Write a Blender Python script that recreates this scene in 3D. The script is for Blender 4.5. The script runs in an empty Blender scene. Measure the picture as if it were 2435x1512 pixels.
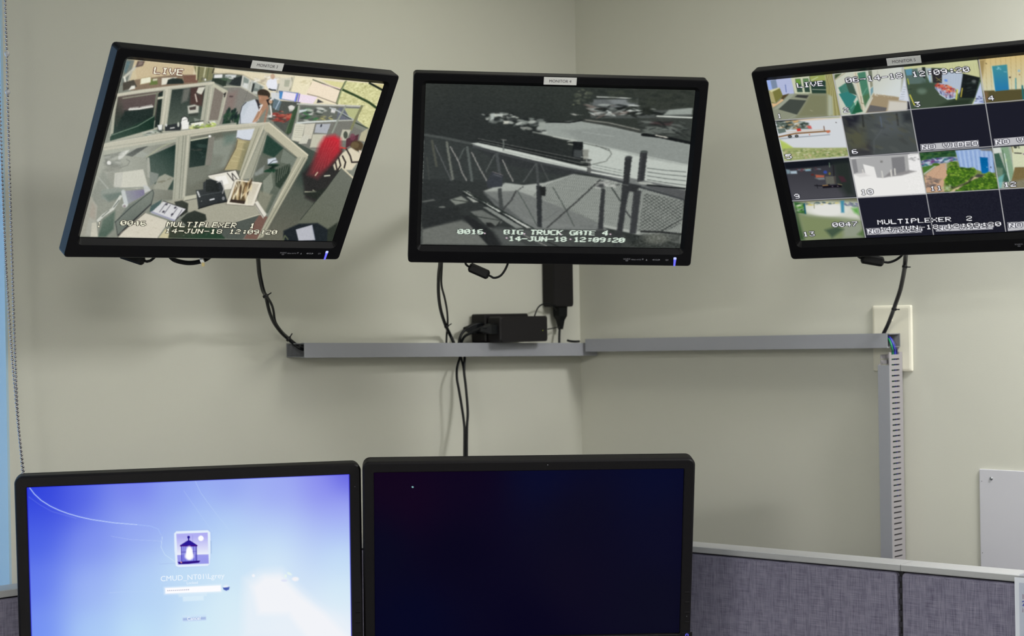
import bpy, bmesh, math, random
import numpy as np
from mathutils import Matrix, Vector

# ------------------------------------------------------------------ camera
FPX, CX, CY = 4007.0, 1217.5, 756.0      # focal length in pixels of the 2435 x 1512 frame
ROLL = 0.0165
EYE = 1.6
scene = bpy.context.scene
_n = math.sqrt(1 + ROLL * ROLL)
EX = np.array([1, -ROLL, 0]) / _n        # world X, Y, Z seen in the camera's frame (x right, y down, z forward)
EY = np.array([0, 0, 1.0])
EZ = np.array([-ROLL, -1, 0]) / _n
C2W = np.array([EX, EY, EZ])
def cw(v):
    return Vector(C2W @ np.asarray(v, float)) + Vector((0, 0, EYE))
cam_data = bpy.data.cameras.new('camera')
cam = bpy.data.objects.new('camera', cam_data)
scene.collection.objects.link(cam)
cam_data.sensor_fit = 'HORIZONTAL'
cam_data.sensor_width = 36.0
cam_data.lens = FPX / 2435.0 * 36.0
cam_data.clip_start = 0.05
_r = C2W @ np.array([1, 0, 0]); _u = C2W @ np.array([0, -1, 0]); _b = C2W @ np.array([0, 0, -1])
cam.matrix_world = Matrix(((_r[0], _u[0], _b[0], 0), (_r[1], _u[1], _b[1], 0), (_r[2], _u[2], _b[2], EYE), (0, 0, 0, 1)))
scene.camera = cam
cam_data.dof.use_dof = True; cam_data.dof.focus_distance = 2.74; cam_data.dof.aperture_fstop = 6.3

# ------------------------------------------------------------------ exposure and sky
vs = scene.view_settings
scene.display_settings.display_device = 'sRGB'
vs.view_transform = 'Standard'; vs.look = 'None'; vs.exposure = 0.0; vs.gamma = 1.0
vs.use_curve_mapping = False
world = bpy.data.worlds.new('sky'); scene.world = world
world.use_nodes = True
world.node_tree.nodes['Background'].inputs[0].default_value = (0.42, 0.66, 1.0, 1)
world.node_tree.nodes['Background'].inputs[1].default_value = 0.6

# ------------------------------------------------------------------ lights of the room, some added as fill
CEIL = 2.5
LIGHTS = [  # x, y, size x, size y, watts, colour, rotation
    (-0.10, -0.35, 0.60, 0.60, 43, (1.0, 0.985, 0.95), 0.0),
    (1.45, 1.75, 1.15, 0.28, 7, (1.0, 0.99, 0.96), -0.73),
    (1.30, 2.35, 0.50, 0.30, 30, (1.0, 0.99, 0.97), -0.73),
    (1.30, -1.20, 0.60, 0.60, 24, (1.0, 0.99, 0.95), 0.0),  # unseen lamp added at the rear right to fill the walls
    (-1.50, -2.00, 0.60, 1.20, 190, (1.0, 0.99, 0.96), 0.0),  # unseen broad lamp added to even out the wall brightness
    (0.10, 3.00, 0.30, 0.30, 2.4, (1.0, 0.985, 0.84), 0.0),  # lamp added to lift the dim walls near the corner
]
for (lx, ly, sx, sy, w, c, rz) in LIGHTS:
    ld = bpy.data.lights.new('ceiling_lamp', 'AREA')
    ld.shape = 'RECTANGLE'; ld.size = sx; ld.size_y = sy; ld.energy = w; ld.color = c
    lo = bpy.data.objects.new('ceiling_lamp', ld); scene.collection.objects.link(lo)
    lo.location = (lx, ly, CEIL - 0.045); lo.rotation_euler = (0, 0, rz)

# ------------------------------------------------------------------ basic helpers
COL = scene.collection
def ray(px, py):
    return Vector(C2W @ np.array([(px - CX) / FPX, (py - CY) / FPX, 1.0]))
def at(px, py, depth):
    return Vector((0, 0, EYE)) + ray(px, py) * depth
def on_z(px, py, z):
    r = ray(px, py); return Vector((0, 0, EYE)) + r * ((z - EYE) / r.z)
def frame(o, x, y, z):
    return Matrix(((x[0], y[0], z[0], o[0]), (x[1], y[1], z[1], o[1]), (x[2], y[2], z[2], o[2]), (0, 0, 0, 1)))
def on_frame(px, py, M, yoff=0.0):
    """where the line of sight meets the plane y = yoff of the frame M, in M's own coordinates"""
    Mi = M.inverted(); o = Mi @ Vector((0, 0, EYE)); d = Mi.to_3x3() @ ray(px, py)
    return o + d * ((yoff - o.y) / d.y)

CORNER = Vector((0.154, 3.82, 0))
aL, aR = math.radians(44), math.radians(42)
WL = frame(CORNER, (math.cos(aL), math.sin(aL), 0), (-math.sin(aL), math.cos(aL), 0), (0, 0, 1))
WR = frame(CORNER, (math.cos(aR), -math.sin(aR), 0), (math.sin(aR), math.cos(aR), 0), (0, 0, 1))

def srgb(r, g, b):
    f = lambda c: (c / 255 / 12.92) if c / 255 <= 0.04045 else ((c / 255 + 0.055) / 1.055) ** 2.4
    return (f(r), f(g), f(b), 1)

class MB:
    """collects shapes for one mesh"""
    def __init__(s): s.v = []; s.f = []; s.sm = []
    def add(s, vs, fs, smooth=False):
        o = len(s.v); s.v += [tuple(v) for v in vs]; s.f += [tuple(i + o for i in f) for f in fs]; s.sm += [smooth] * len(fs)
        return s
    def box(s, x0, x1, y0, y1, z0, z1, M=None):
        vs = [Vector((x, y, z)) for x in (x0, x1) for y in (y0, y1) for z in (z0, z1)]
        if M: vs = [M @ v for v in vs]
        return s.add(vs, [(0, 1, 3, 2), (4, 6, 7, 5), (0, 4, 5, 1), (2, 3, 7, 6), (0, 2, 6, 4), (1, 5, 7, 3)])
    def hexa(s, vs):   # eight corners in the order of box()
        return s.add(vs, [(0, 1, 3, 2), (4, 6, 7, 5), (0, 4, 5, 1), (2, 3, 7, 6), (0, 2, 6, 4), (1, 5, 7, 3)])
    def loops(s, rings, cap0=True, cap1=True, smooth=False, closed=True):
        n = len(rings[0]); o = len(s.v)
        for r in rings: s.v += [tuple(v) for v in r]
        for k in range(len(rings) - 1):
            for i in range(n if closed else n - 1):
                j = (i + 1) % n
                s.f.append((o + k * n + i, o + k * n + j, o + (k + 1) * n + j, o + (k + 1) * n + i)); s.sm.append(smooth)
        if cap0: s.f.append(tuple(o + i for i in range(n))[::-1]); s.sm.append(False)
        if cap1: s.f.append(tuple(o + (len(rings) - 1) * n + i for i in range(n))); s.sm.append(False)
        return s
    def tube(s, pts, r, n=10, sub=6):
        P = spline(pts, sub); rings = []
        up = Vector((0.3, 0.2, 1)).normalized(); prev = None
        for i, p in enumerate(P):
            t = (P[min(i + 1, len(P) - 1)] - P[max(i - 1, 0)]).normalized()
            if prev is None:
                a = t.cross(up)
                if a.length < 1e-3: a = t.cross(Vector((1, 0, 0)))
                a.normalize()
            else:
                a = (prev - t * prev.dot(t)).normalized()
            prev = a; b = t.cross(a)
            rr = r if not callable(r) else r(i / (len(P) - 1))
            rings.append([p + a * (rr * math.cos(2 * math.pi * k / n)) + b * (rr * math.sin(2 * math.pi * k / n)) for k in range(n)])
        return s.loops(rings, smooth=True)
    def ball(s, c, r, nu=8, nv=6, M=None):
        vs = []; fs = []
        for j in range(1, nv):
            th = math.pi * j / nv
            for i in range(nu):
                ph = 2 * math.pi * i / nu
                vs.append(Vector((c[0] + r * math.sin(th) * math.cos(ph), c[1] + r * math.sin(th) * math.sin(ph), c[2] + r * math.cos(th))))
        vs += [Vector((c[0], c[1], c[2] + r)), Vector((c[0], c[1], c[2] - r))]
        t, b = len(vs) - 2, len(vs) - 1
        for j in range(nv - 2):
            for i in range(nu):
                k = (i + 1) % nu; fs.append((j * nu + i, (j + 1) * nu + i, (j + 1) * nu + k, j * nu + k))
        for i in range(nu):
            k = (i + 1) % nu; fs.append((t, i, k)); fs.append((b, (nv - 2) * nu + k, (nv - 2) * nu + i))
        return s.add(vs, fs, True)
    def build(s, name, mat, parent=None, bevel=0, seg=2, M=None):
        me = bpy.data.meshes.new(name); me.from_pydata(s.v, [], s.f)
        me.polygons.foreach_set('use_smooth', s.sm)
        bm = bmesh.new(); bm.from_mesh(me)
        bmesh.ops.recalc_face_normals(bm, faces=bm.faces[:]); bm.to_mesh(me); bm.free()
        if isinstance(mat, (list, tuple)):
            for m in mat: me.materials.append(m)
        else: me.materials.append(mat)
        o = bpy.data.objects.new(name, me); COL.objects.link(o)
        if parent: o.parent = parent
        if M is not None: o.matrix_local = M
        if bevel:
            b = o.modifiers.new('bevel', 'BEVEL'); b.width = bevel; b.segments = seg; b.limit_method = 'ANGLE'; b.angle_limit = math.radians(35)
        return o

def spline(pts, sub):
    pts = [Vector(p) for p in pts]; out = []
    if len(pts) == 2: return [pts[0].lerp(pts[1], k / sub) for k in range(sub + 1)]
    for i in range(len(pts) - 1):
        p0 = pts[max(i - 1, 0)]; p1 = pts[i]; p2 = pts[i + 1]; p3 = pts[min(i + 2, len(pts) - 1)]
        for k in range(sub):
            t = k / sub
            out.append(0.5 * ((2 * p1) + (p2 - p0) * t + (2 * p0 - 5 * p1 + 4 * p2 - p3) * t * t + (3 * p1 - p0 - 3 * p2 + p3) * t ** 3))
    out.append(pts[-1]); return out

def tag(o, label, cat, group=None, kind=None):
    if label: o['label'] = label
    if cat: o['category'] = cat
    if group: o['group'] = group
    if kind: o['kind'] = kind
    return o
def thing(name, label, cat, M, group=None):
    o = bpy.data.objects.new(name, None); COL.objects.link(o); o.empty_display_size = 0.05
    o.matrix_world = M
    return tag(o, label, cat, group)
def structure(o):
    o['kind'] = 'structure'; return o

# ------------------------------------------------------------------ materials
def mat(name, col, rough=0.5, metal=0.0, spec=0.5, bump=None, var=None, emis=None, estr=0.0):
    m = bpy.data.materials.new(name); m.use_nodes = True; nt = m.node_tree; b = nt.nodes['Principled BSDF']
    b.inputs['Base Color'].default_value = col; b.inputs['Roughness'].default_value = rough
    b.inputs['Metallic'].default_value = metal; b.inputs['Specular IOR Level'].default_value = spec
    if emis: b.inputs['Emission Color'].default_value = emis; b.inputs['Emission Strength'].default_value = estr
    tc = nt.nodes.new('ShaderNodeTexCoord')
    if var:     # (scale, amount): gentle mottling of the paint itself
        n = nt.nodes.new('ShaderNodeTexNoise'); n.inputs['Scale'].default_value = var[0]; n.inputs['Detail'].default_value = 3
        nt.links.new(tc.outputs['Object'], n.inputs['Vector'])
        r = nt.nodes.new('ShaderNodeMix'); r.data_type = 'RGBA'
        r.inputs['A'].default_value = tuple(c * (1 - var[1]) for c in col[:3]) + (1,)
        r.inputs['B'].default_value = tuple(min(1, c * (1 + var[1])) for c in col[:3]) + (1,)
        nt.links.new(n.outputs['Fac'], r.inputs['Factor']); nt.links.new(r.outputs['Result'], b.inputs['Base Color'])
    if bump:    # (scale, strength, distance)
        n = nt.nodes.new('ShaderNodeTexNoise'); n.inputs['Scale'].default_value = bump[0]; n.inputs['Detail'].default_value = 2
        nt.links.new(tc.outputs['Object'], n.inputs['Vector'])
        bp = nt.nodes.new('ShaderNodeBump'); bp.inputs['Strength'].default_value = bump[1]; bp.inputs['Distance'].default_value = bump[2]
        nt.links.new(n.outputs['Fac'], bp.inputs['Height']); nt.links.new(bp.outputs['Normal'], b.inputs['Normal'])
    return m

def fabric_mat():
    m = bpy.data.materials.new('panel_fabric'); m.use_nodes = True; nt = m.node_tree; b = nt.nodes['Principled BSDF']
    b.inputs['Roughness'].default_value = 0.95; b.inputs['Specular IOR Level'].default_value = 0.1
    tc = nt.nodes.new('ShaderNodeTexCoord')
    outs = []
    for sc in ((26, 26, 1300), (1300, 1300, 40), (60, 60, 60)):
        mp = nt.nodes.new('ShaderNodeMapping'); mp.inputs['Scale'].default_value = sc
        nt.links.new(tc.outputs['Object'], mp.inputs['Vector'])
        n = nt.nodes.new('ShaderNodeTexNoise'); n.inputs['Scale'].default_value = 1.0; n.inputs['Detail'].default_value = 2
        nt.links.new(mp.outputs['Vector'], n.inputs['Vector']); outs.append(n.outputs['Fac'])
    a = nt.nodes.new('ShaderNodeMath'); a.operation = 'ADD'; nt.links.new(outs[0], a.inputs[0]); nt.links.new(outs[1], a.inputs[1])
    a2 = nt.nodes.new('ShaderNodeMath'); a2.operation = 'MULTIPLY_ADD'; nt.links.new(outs[2], a2.inputs[0]); a2.inputs[1].default_value = 0.45; nt.links.new(a.outputs[0], a2.inputs[2])
    cr = nt.nodes.new('ShaderNodeValToRGB'); el = cr.color_ramp.elements
    el[0].position = 0.30; el[0].color = srgb(92, 90, 109); el[1].position = 0.78; el[1].color = srgb(142, 140, 157)
    e = el.new(0.5); e.color = srgb(117, 114, 133)
    dv = nt.nodes.new('ShaderNodeMath'); dv.operation = 'MULTIPLY_ADD'; dv.inputs[1].default_value = 0.8; dv.inputs[2].default_value = -0.45
    nt.links.new(a2.outputs[0], dv.inputs[0]); nt.links.new(dv.outputs[0], cr.inputs['Fac'])
    nt.links.new(cr.outputs['Color'], b.inputs['Base Color'])
    bp = nt.nodes.new('ShaderNodeBump'); bp.inputs['Strength'].default_value = 0.25; bp.inputs['Distance'].default_value = 0.0006
    nt.links.new(a.outputs[0], bp.inputs['Height']); nt.links.new(bp.outputs['Normal'], b.inputs['Normal'])
    return m

def screen_mat(name, strength):
    m = bpy.data.materials.new(name); m.use_nodes = True; nt = m.node_tree; b = nt.nodes['Principled BSDF']
    b.inputs['Base Color'].default_value = (0.0012, 0.0012, 0.0015, 1); b.inputs['Roughness'].default_value = 0.45
    b.inputs['Specular IOR Level'].default_value = 0.04
    at_ = nt.nodes.new('ShaderNodeAttribute'); at_.attribute_name = 'picture'
    nt.links.new(at_.outputs['Color'], b.inputs['Emission Color']); b.inputs['Emission Strength'].default_value = strength
    return m

M_WALL = mat('wall_paint', srgb(199, 199, 188), 0.7, spec=0.25, bump=(420, 0.10, 0.001), var=(1.3, 0.015))
M_CEIL = mat('ceiling_tile', (0.72, 0.72, 0.70, 1), 0.9, bump=(200, 0.3, 0.002))
M_FLOOR = mat('floor_carpet', (0.12, 0.12, 0.13, 1), 0.95, bump=(500, 0.5, 0.003), var=(40, 0.2))
M_JAMB = mat('daylight_tinted_reveal', srgb(170, 196, 212), 0.7, spec=0.2)  # cool daylight on the reveal is put into this pale blue
M_BLACK = mat('black_plastic', (0.0034, 0.0034, 0.0044, 1), 0.38, spec=0.16, bump=(900, 0.05, 0.0004))
M_BLACKB = mat('matte_black_plastic', (0.0055, 0.0055, 0.0065, 1), 0.5, spec=0.2, bump=(1200, 0.08, 0.0004))
M_DELL = mat('charcoal_plastic', (0.0046, 0.0040, 0.0052, 1), 0.5, spec=0.2, bump=(1500, 0.08, 0.0003))
M_RUBBER = mat('cable_rubber', (0.0035, 0.0045, 0.0055, 1), 0.42, spec=0.22)
M_SLEEVE = mat('grey_black_sleeve', (0.012, 0.011, 0.014, 1), 0.45, spec=0.4)
M_BRICK = mat('adapter_plastic', (0.0085, 0.0075, 0.0085, 1), 0.5, spec=0.25, bump=(700, 0.1, 0.0005))
M_DUCT = mat('grey_duct_plastic', srgb(145, 147, 154), 0.55, spec=0.35, var=(9, 0.03))
M_DUCTIN = mat('grey_duct_inside', srgb(118, 120, 124), 0.6, spec=0.3, var=(60, 0.1))
M_CAP = mat('panel_trim_paint', srgb(168, 169, 171), 0.45, spec=0.4)
M_FAB = fabric_mat()
M_DARK = mat('dark_steel', (0.01, 0.01, 0.012, 1), 0.6)
M_PLATE = mat('ivory_plate', srgb(222, 219, 203), 0.4, spec=0.4)
M_BOARD = mat('grey_white_board', srgb(196, 196, 203), 0.6, spec=0.3, var=(3, 0.01))
M_PAPER = mat('white_paper', srgb(222, 226, 236), 0.8, spec=0.15)
M_LABEL = mat('label_paper', srgb(226, 226, 224), 0.6, spec=0.2)
M_INK = mat('black_ink', (0.045, 0.035, 0.045, 1), 0.7)
M_INKR = mat('maroon_ink', srgb(120, 40, 110), 0.7)
M_INKB = mat('blue_ink', srgb(40, 50, 190), 0.7)
M_PRINT = mat('bezel_print', srgb(150, 150, 158), 0.6)
M_CHROME = mat('bead_metal', (0.42, 0.40, 0.42, 1), 0.22, metal=1.0)
M_STEEL = mat('brushed_steel', (0.45, 0.46, 0.48, 1), 0.35, metal=1.0)
M_GREEN = mat('green_wire', srgb(30, 140, 95), 0.45)
M_BLUE = mat('blue_wire', srgb(55, 62, 180), 0.45)
M_BEIGE = mat('beige_tip', srgb(205, 185, 125), 0.5)
M_DESK = mat('desk_laminate', srgb(150, 148, 145), 0.5, var=(20, 0.05))
M_LED = mat('blue_led', (0.02, 0.02, 0.2, 1), 0.4, emis=srgb(110, 110, 255), estr=1.0)
M_LED2 = mat('blue_led_tip', (0.02, 0.02, 0.2, 1), 0.4, emis=srgb(190, 200, 255), estr=1.1)
M_LEDG = mat('green_led', (0.1, 0.12, 0.02, 1), 0.4, emis=srgb(120, 130, 20), estr=0.6)
M_TROF = mat('white_enamel', (0.8, 0.8, 0.8, 1), 0.4)
M_BLIND = mat('shade_cloth', srgb(225, 226, 222), 0.8)

# ------------------------------------------------------------------ text as meshes
def text_mesh(body, size, M_, name, parent, thickness=0.0, align='LEFT', sx=1.0, material=None, bold=0.0):
    cu = bpy.data.curves.new('lettering', 'FONT'); cu.body = body; cu.size = size; cu.align_x = align
    cu.extrude = thickness; cu.offset = bold; cu.resolution_u = 4
    ob = bpy.data.objects.new('lettering', cu); COL.objects.link(ob)
    bpy.context.view_layer.update()
    dg = bpy.context.evaluated_depsgraph_get()
    me = bpy.data.meshes.new_from_object(ob.evaluated_get(dg))
    bpy.data.objects.remove(ob); bpy.data.curves.remove(cu)
    T = Matrix(((sx, 0, 0, 0), (0, 0, -1, 0), (0, 1, 0, 0), (0, 0, 0, 1)))   # letters stand in the x-z plane facing -y
    me.transform(M_ @ T); me.materials.clear(); me.materials.append(material); me.name = name
    o = bpy.data.objects.new(name, me); COL.objects.link(o); o.parent = parent
    return o
# ------------------------------------------------------------------ painter: fills the vertex colours of a screen
FONT = {
'0':'01110 10001 10011 10101 11001 10001 01110','1':'00100 01100 00100 00100 00100 00100 01110','2':'01110 10001 00001 00110 01000 10000 11111',
'3':'11111 00010 00100 00110 00001 10001 01110','4':'00010 00110 01010 10010 11111 00010 00010','5':'11111 10000 11110 00001 00001 10001 01110',
'6':'01110 10000 10000 11110 10001 10001 01110','7':'11111 00001 00010 00100 00100 01000 01000','8':'01110 10001 10001 01110 10001 10001 01110',
'9':'01110 10001 10001 01111 00001 00001 01110','-':'00000 00000 00000 11111 00000 00000 00000',':':'00000 00110 00110 00000 00110 00110 00000',
'.':'00000 00000 00000 00000 00000 00110 00110',' ':'00000 00000 00000 00000 00000 00000 00000',
'A':'01110 10001 10001 11111 10001 10001 10001','B':'11110 10001 10001 11110 10001 10001 11110','C':'01111 10000 10000 10000 10000 10000 01111',
'D':'11110 10001 10001 10001 10001 10001 11110','E':'11111 10000 10000 11110 10000 10000 11111','G':'01111 10000 10000 10011 10001 10001 01111',
'I':'01110 00100 00100 00100 00100 00100 01110','J':'00111 00010 00010 00010 00010 10010 01100','K':'10001 10010 10100 11000 10100 10010 10001',
'L':'10000 10000 10000 10000 10000 10000 11111','M':'10001 11011 10101 10101 10001 10001 10001','N':'10001 11001 11001 10101 10011 10011 10001',
'O':'01110 10001 10001 10001 10001 10001 01110','P':'11110 10001 10001 11110 10000 10000 10000','R':'11110 10001 10001 11110 10100 10010 10001',
'T':'11111 00100 00100 00100 00100 00100 00100','U':'10001 10001 10001 10001 10001 10001 01110','V':'10001 10001 10001 10001 01010 01010 00100',
'X':'10001 10001 01010 00100 01010 10001 10001'}
class Painter:
    def __init__(s, R, T, w, h, nx, ny, base):
        s.R = np.array(R); s.T = np.array(T); s.w = w; s.h = h; s.nx = nx; s.ny = ny
        U, V = np.meshgrid(np.linspace(0, 1, nx), np.linspace(0, 1, ny)); s.U = U; s.V = V
        L = np.stack([(U - .5) * w, (V - .5) * h, np.zeros_like(U)], -1) @ s.R.T + s.T
        s.X = CX + FPX * L[..., 0] / L[..., 2]; s.Y = CY + FPX * L[..., 1] / L[..., 2]
        s.img = np.empty((ny, nx, 3)); s.img[:] = base; s.c = (0, 0, 1)
        s.rng = np.random.default_rng(7); s.clip = None
    def pt(s, p): return (s.c[0] + p[0] / s.c[2], s.c[1] + p[1] / s.c[2])
    def uv(s, p, raw=False):
        if not raw: p = s.pt(p)
        d = np.array([(p[0] - CX) / FPX, (p[1] - CY) / FPX, 1.0]); n = s.R[:, 2]
        q = s.R.T @ (d * (n @ s.T) / (n @ d) - s.T)
        return q[0] / s.w + .5, q[1] / s.h + .5
    def win(s, P, pad):
        P = np.array(P); uvs = [s.uv((x, y), True) for x in (P[:, 0].min() - pad, P[:, 0].max() + pad) for y in (P[:, 1].min() - pad, P[:, 1].max() + pad)]
        u = [a[0] for a in uvs]; v = [a[1] for a in uvs]
        i0 = max(0, int(min(v) * s.ny) - 2); i1 = min(s.ny, int(max(v) * s.ny) + 3); j0 = max(0, int(min(u) * s.nx) - 2); j1 = min(s.nx, int(max(u) * s.nx) + 3)
        if i1 <= i0 or j1 <= j0: return None
        return slice(i0, i1), slice(j0, j1)
    def put(s, w, al, col):
        if s.clip is not None: al = al * s.clip[w]
        s.img[w] += (np.array(col, float) - s.img[w]) * al[..., None]
    @staticmethod
    def segd(x, y, a, b):
        dx, dy = b[0] - a[0], b[1] - a[1]; L = dx * dx + dy * dy + 1e-12
        t = np.clip(((x - a[0]) * dx + (y - a[1]) * dy) / L, 0, 1)
        return np.hypot(x - a[0] - t * dx, y - a[1] - t * dy)
    def cover(s, pts, soft):
        P = [s.pt(p) for p in pts]; w = s.win(P, soft)
        if w is None: return None, None
        x, y = s.X[w], s.Y[w]; ins = np.zeros(x.shape, bool); d = np.full(x.shape, 1e9)
        for i in range(len(P)):
            a, b = P[i], P[(i + 1) % len(P)]
            if a[1] != b[1]:
                c = ((a[1] > y) != (b[1] > y)) & (x < (b[0] - a[0]) * (y - a[1]) / (b[1] - a[1]) + a[0]); ins ^= c
            d = np.minimum(d, s.segd(x, y, a, b))
        return w, np.clip(.5 + np.where(ins, d, -d) / soft, 0, 1)
    def poly(s, pts, col, a=1, soft=1.3):
        w, al = s.cover(pts, soft)
        if w is not None: s.put(w, al * a, col)
    def grad(s, pts, p0, c0, p1, c1, a=1, soft=1.3):
        w, al = s.cover(pts, soft)
        if w is None: return
        q0, q1 = s.pt(p0), s.pt(p1); dx, dy = q1[0] - q0[0], q1[1] - q0[1]
        t = np.clip(((s.X[w] - q0[0]) * dx + (s.Y[w] - q0[1]) * dy) / (dx * dx + dy * dy), 0, 1)[..., None]
        if s.clip is not None: al = al * s.clip[w]
        s.img[w] += (np.array(c0) * (1 - t) + np.array(c1) * t - s.img[w]) * (al * a)[..., None]
    def line(s, pts, col, wd=2, a=1, soft=1.0):
        if s.c[2] > 1: wd = wd * (2.0 / s.c[2]) ** .7
        P = [s.pt(p) for p in pts]; w = s.win(P, wd + soft)
        if w is None: return
        x, y = s.X[w], s.Y[w]; d = np.full(x.shape, 1e9)
        for i in range(len(P) - 1): d = np.minimum(d, s.segd(x, y, P[i], P[i + 1]))
        s.put(w, np.clip(.5 + (wd / 2 - d) / soft, 0, 1) * a, col)
    def ell(s, cx, cy, rx, ry, col, a=1, soft=0.25, rot=0):
        p = s.pt((cx, cy)); rx /= s.c[2]; ry /= s.c[2]; m = max(rx, ry) * 1.6
        w = s.win([(p[0] - m, p[1] - m), (p[0] + m, p[1] + m)], 1)
        if w is None: return
        x, y = s.X[w] - p[0], s.Y[w] - p[1]; c, n = math.cos(rot), math.sin(rot)
        r = np.hypot((x * c + y * n) / rx, (-x * n + y * c) / ry)
        s.put(w, np.clip(.5 + (1 - r) / soft, 0, 1) * a, col)
    def specks(s, pts, n, size, cols, a=.8, asp=3, rot=0, seed=1):
        P = np.array(pts, float); r = np.random.default_rng(seed); x0, y0 = P.min(0); x1, y1 = P.max(0); k = 0; t = 0
        while k < n and t < n * 20:
            t += 1; x, y = r.uniform(x0, x1), r.uniform(y0, y1); ins = False
            for i in range(len(P)):
                p, q = P[i], P[(i + 1) % len(P)]
                if (p[1] > y) != (q[1] > y) and x < (q[0] - p[0]) * (y - p[1]) / (q[1] - p[1]) + p[0]: ins = not ins
            if not ins: continue
            k += 1; z = size * r.uniform(.5, 1.3)
            s.ell(x, y, z * asp ** .5 * 1.2, z / asp ** .5 * 1.2, cols[r.integers(len(cols))], a * r.uniform(.5, 1), .6, rot + r.normal(0, .25))
    def noise(s, pts, amp, cell=3, seed=3, soft=2, asp=1.0):
        w, al = s.cover(pts, soft)
        if w is None: return
        r = np.random.default_rng(seed); h, v = s.U[w].shape[1], s.U[w].shape[0]
        gx, gy = max(2, int(h / (cell * asp)) + 2), max(2, int(v / cell) + 2); g = r.normal(0, 1, (gy, gx))
        yy = np.linspace(0, gy - 1.001, v); xx = np.linspace(0, gx - 1.001, h); yi = yy.astype(int); xi = xx.astype(int); fy = (yy - yi)[:, None]; fx = (xx - xi)[None]
        fy = fy * fy * (3 - 2 * fy); fx = fx * fx * (3 - 2 * fx)
        q = g[yi][:, xi] * (1 - fy) * (1 - fx) + g[yi + 1][:, xi] * fy * (1 - fx) + g[yi][:, xi + 1] * (1 - fy) * fx + g[yi + 1][:, xi + 1] * fy * fx
        if s.clip is not None: al = al * s.clip[w]
        s.img[w] += (q * al * amp)[..., None]
    def field(s, samples, sig, a=1):
        P = np.array([s.pt(q[0]) for q in samples]); C = np.array([q[1] for q in samples], float)
        num = np.zeros_like(s.img); den = np.zeros(s.X.shape)
        for p, c in zip(P, C):
            wgt = 1 / (((s.X - p[0]) ** 2 + (s.Y - p[1]) ** 2) + sig * sig) ** 1.6
            num += wgt[..., None] * c; den += wgt
        s.img += (num / den[..., None] - s.img) * a
    def soften(s, n=1):
        for _ in range(n):
            for ax in (0, 1):
                a = s.img; s.img = (np.roll(a, 1, ax) + 2 * a + np.roll(a, -1, ax)) / 4
                e = [slice(None)] * 3
                for k in (0, -1): e[ax] = k; s.img[tuple(e)] = a[tuple(e)]
    def text(s, body, tl, tr, bl, col=(235, 236, 228), out=(40, 42, 40), a=1.0, glitch=0, gap=0.16, bold=0.0):
        """body fills the parallelogram top left / top right / bottom left (given as picture points)"""
        U0, V0 = s.uv(tl); U1, V1 = s.uv(tr); U2, V2 = s.uv(bl); n = len(body)
        A = np.array([[U1 - U0, U2 - U0], [V1 - V0, V2 - V0]]); Ai = np.linalg.inv(A)
        us = [U0, U1, U2, U1 + U2 - U0]; vv = [V0, V1, V2, V1 + V2 - V0]
        pu, pv = .012, .02
        i0 = max(0, int((min(vv) - pv) * s.ny)); i1 = min(s.ny, int((max(vv) + pv) * s.ny) + 2); j0 = max(0, int((min(us) - pu) * s.nx)); j1 = min(s.nx, int((max(us) + pu) * s.nx) + 2)
        if i1 <= i0 or j1 <= j0: return
        w = (slice(i0, i1), slice(j0, j1)); du = s.U[w] - U0; dv = s.V[w] - V0
        X = (Ai[0, 0] * du + Ai[0, 1] * dv) * n; Y = (Ai[1, 0] * du + Ai[1, 1] * dv) * 7
        if glitch: X = X + glitch * ((np.floor(Y * 1.4) % 2) - .5)
        K = 6; bmp = np.zeros((7 * K + 4 * K, n * 6 * K + 4 * K))
        for i, ch in enumerate(body):
            rows = FONT[ch].split()
            for r_, row in enumerate(rows):
                for c_, b_ in enumerate(row):
                    if b_ == '1': bmp[(r_ + 2) * K:(r_ + 3) * K, (i * 6 + c_ + 2) * K:(i * 6 + c_ + 3) * K] = 1
        if bold:
            b2 = bmp.copy(); k = int(K * bold); b2[:, k:] = np.maximum(b2[:, k:], bmp[:, :-k]); bmp = b2
        def blur(m, r_):
            for ax in (0, 1):
                c = np.cumsum(np.insert(m, 0, 0, axis=ax), axis=ax); q = np.zeros_like(m)
                L = m.shape[ax]; lo = np.clip(np.arange(L) - r_, 0, L); hi = np.clip(np.arange(L) + r_ + 1, 0, L)
                q = (np.take(c, hi, ax) - np.take(c, lo, ax)) / (2 * r_ + 1); m = q
            return m
        ink = np.clip((blur(bmp, 2) - .36) * 5, 0, 1); halo = np.clip((blur(bmp, 6) - .06) * 9, 0, 1)
        ix = np.clip((X * 6 * K + 2 * K).astype(int), 0, bmp.shape[1] - 1); iy = np.clip((Y * K + 2 * K).astype(int), 0, bmp.shape[0] - 1)
        ok = (X > -.35) & (X < n + .35) & (Y > -1.3) & (Y < 8.3)
        if out is not None: s.put(w, halo[iy, ix] * ok * .85 * a, out)
        s.put(w, ink[iy, ix] * ok * a, col)
    def mesh(s, name, material, parent, y=0.002):
        """the lit picture as a fine grid, one colour per vertex"""
        nx, ny = s.nx, s.ny; v = np.empty((ny, nx, 3), np.float32)
        v[..., 0] = (s.U - .5) * s.w; v[..., 1] = y; v[..., 2] = (.5 - s.V) * s.h
        idx = np.arange(nx * ny).reshape(ny, nx)
        q = np.stack([idx[:-1, :-1], idx[1:, :-1], idx[1:, 1:], idx[:-1, 1:]], -1).reshape(-1, 4)
        me = bpy.data.meshes.new(name); me.vertices.add(nx * ny); me.vertices.foreach_set('co', v.ravel())
        me.loops.add(q.size); me.loops.foreach_set('vertex_index', q.ravel().astype(np.int32))
        me.polygons.add(len(q)); me.polygons.foreach_set('loop_start', np.arange(0, q.size, 4, dtype=np.int32))
        me.update(calc_edges=True); me.validate()
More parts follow.
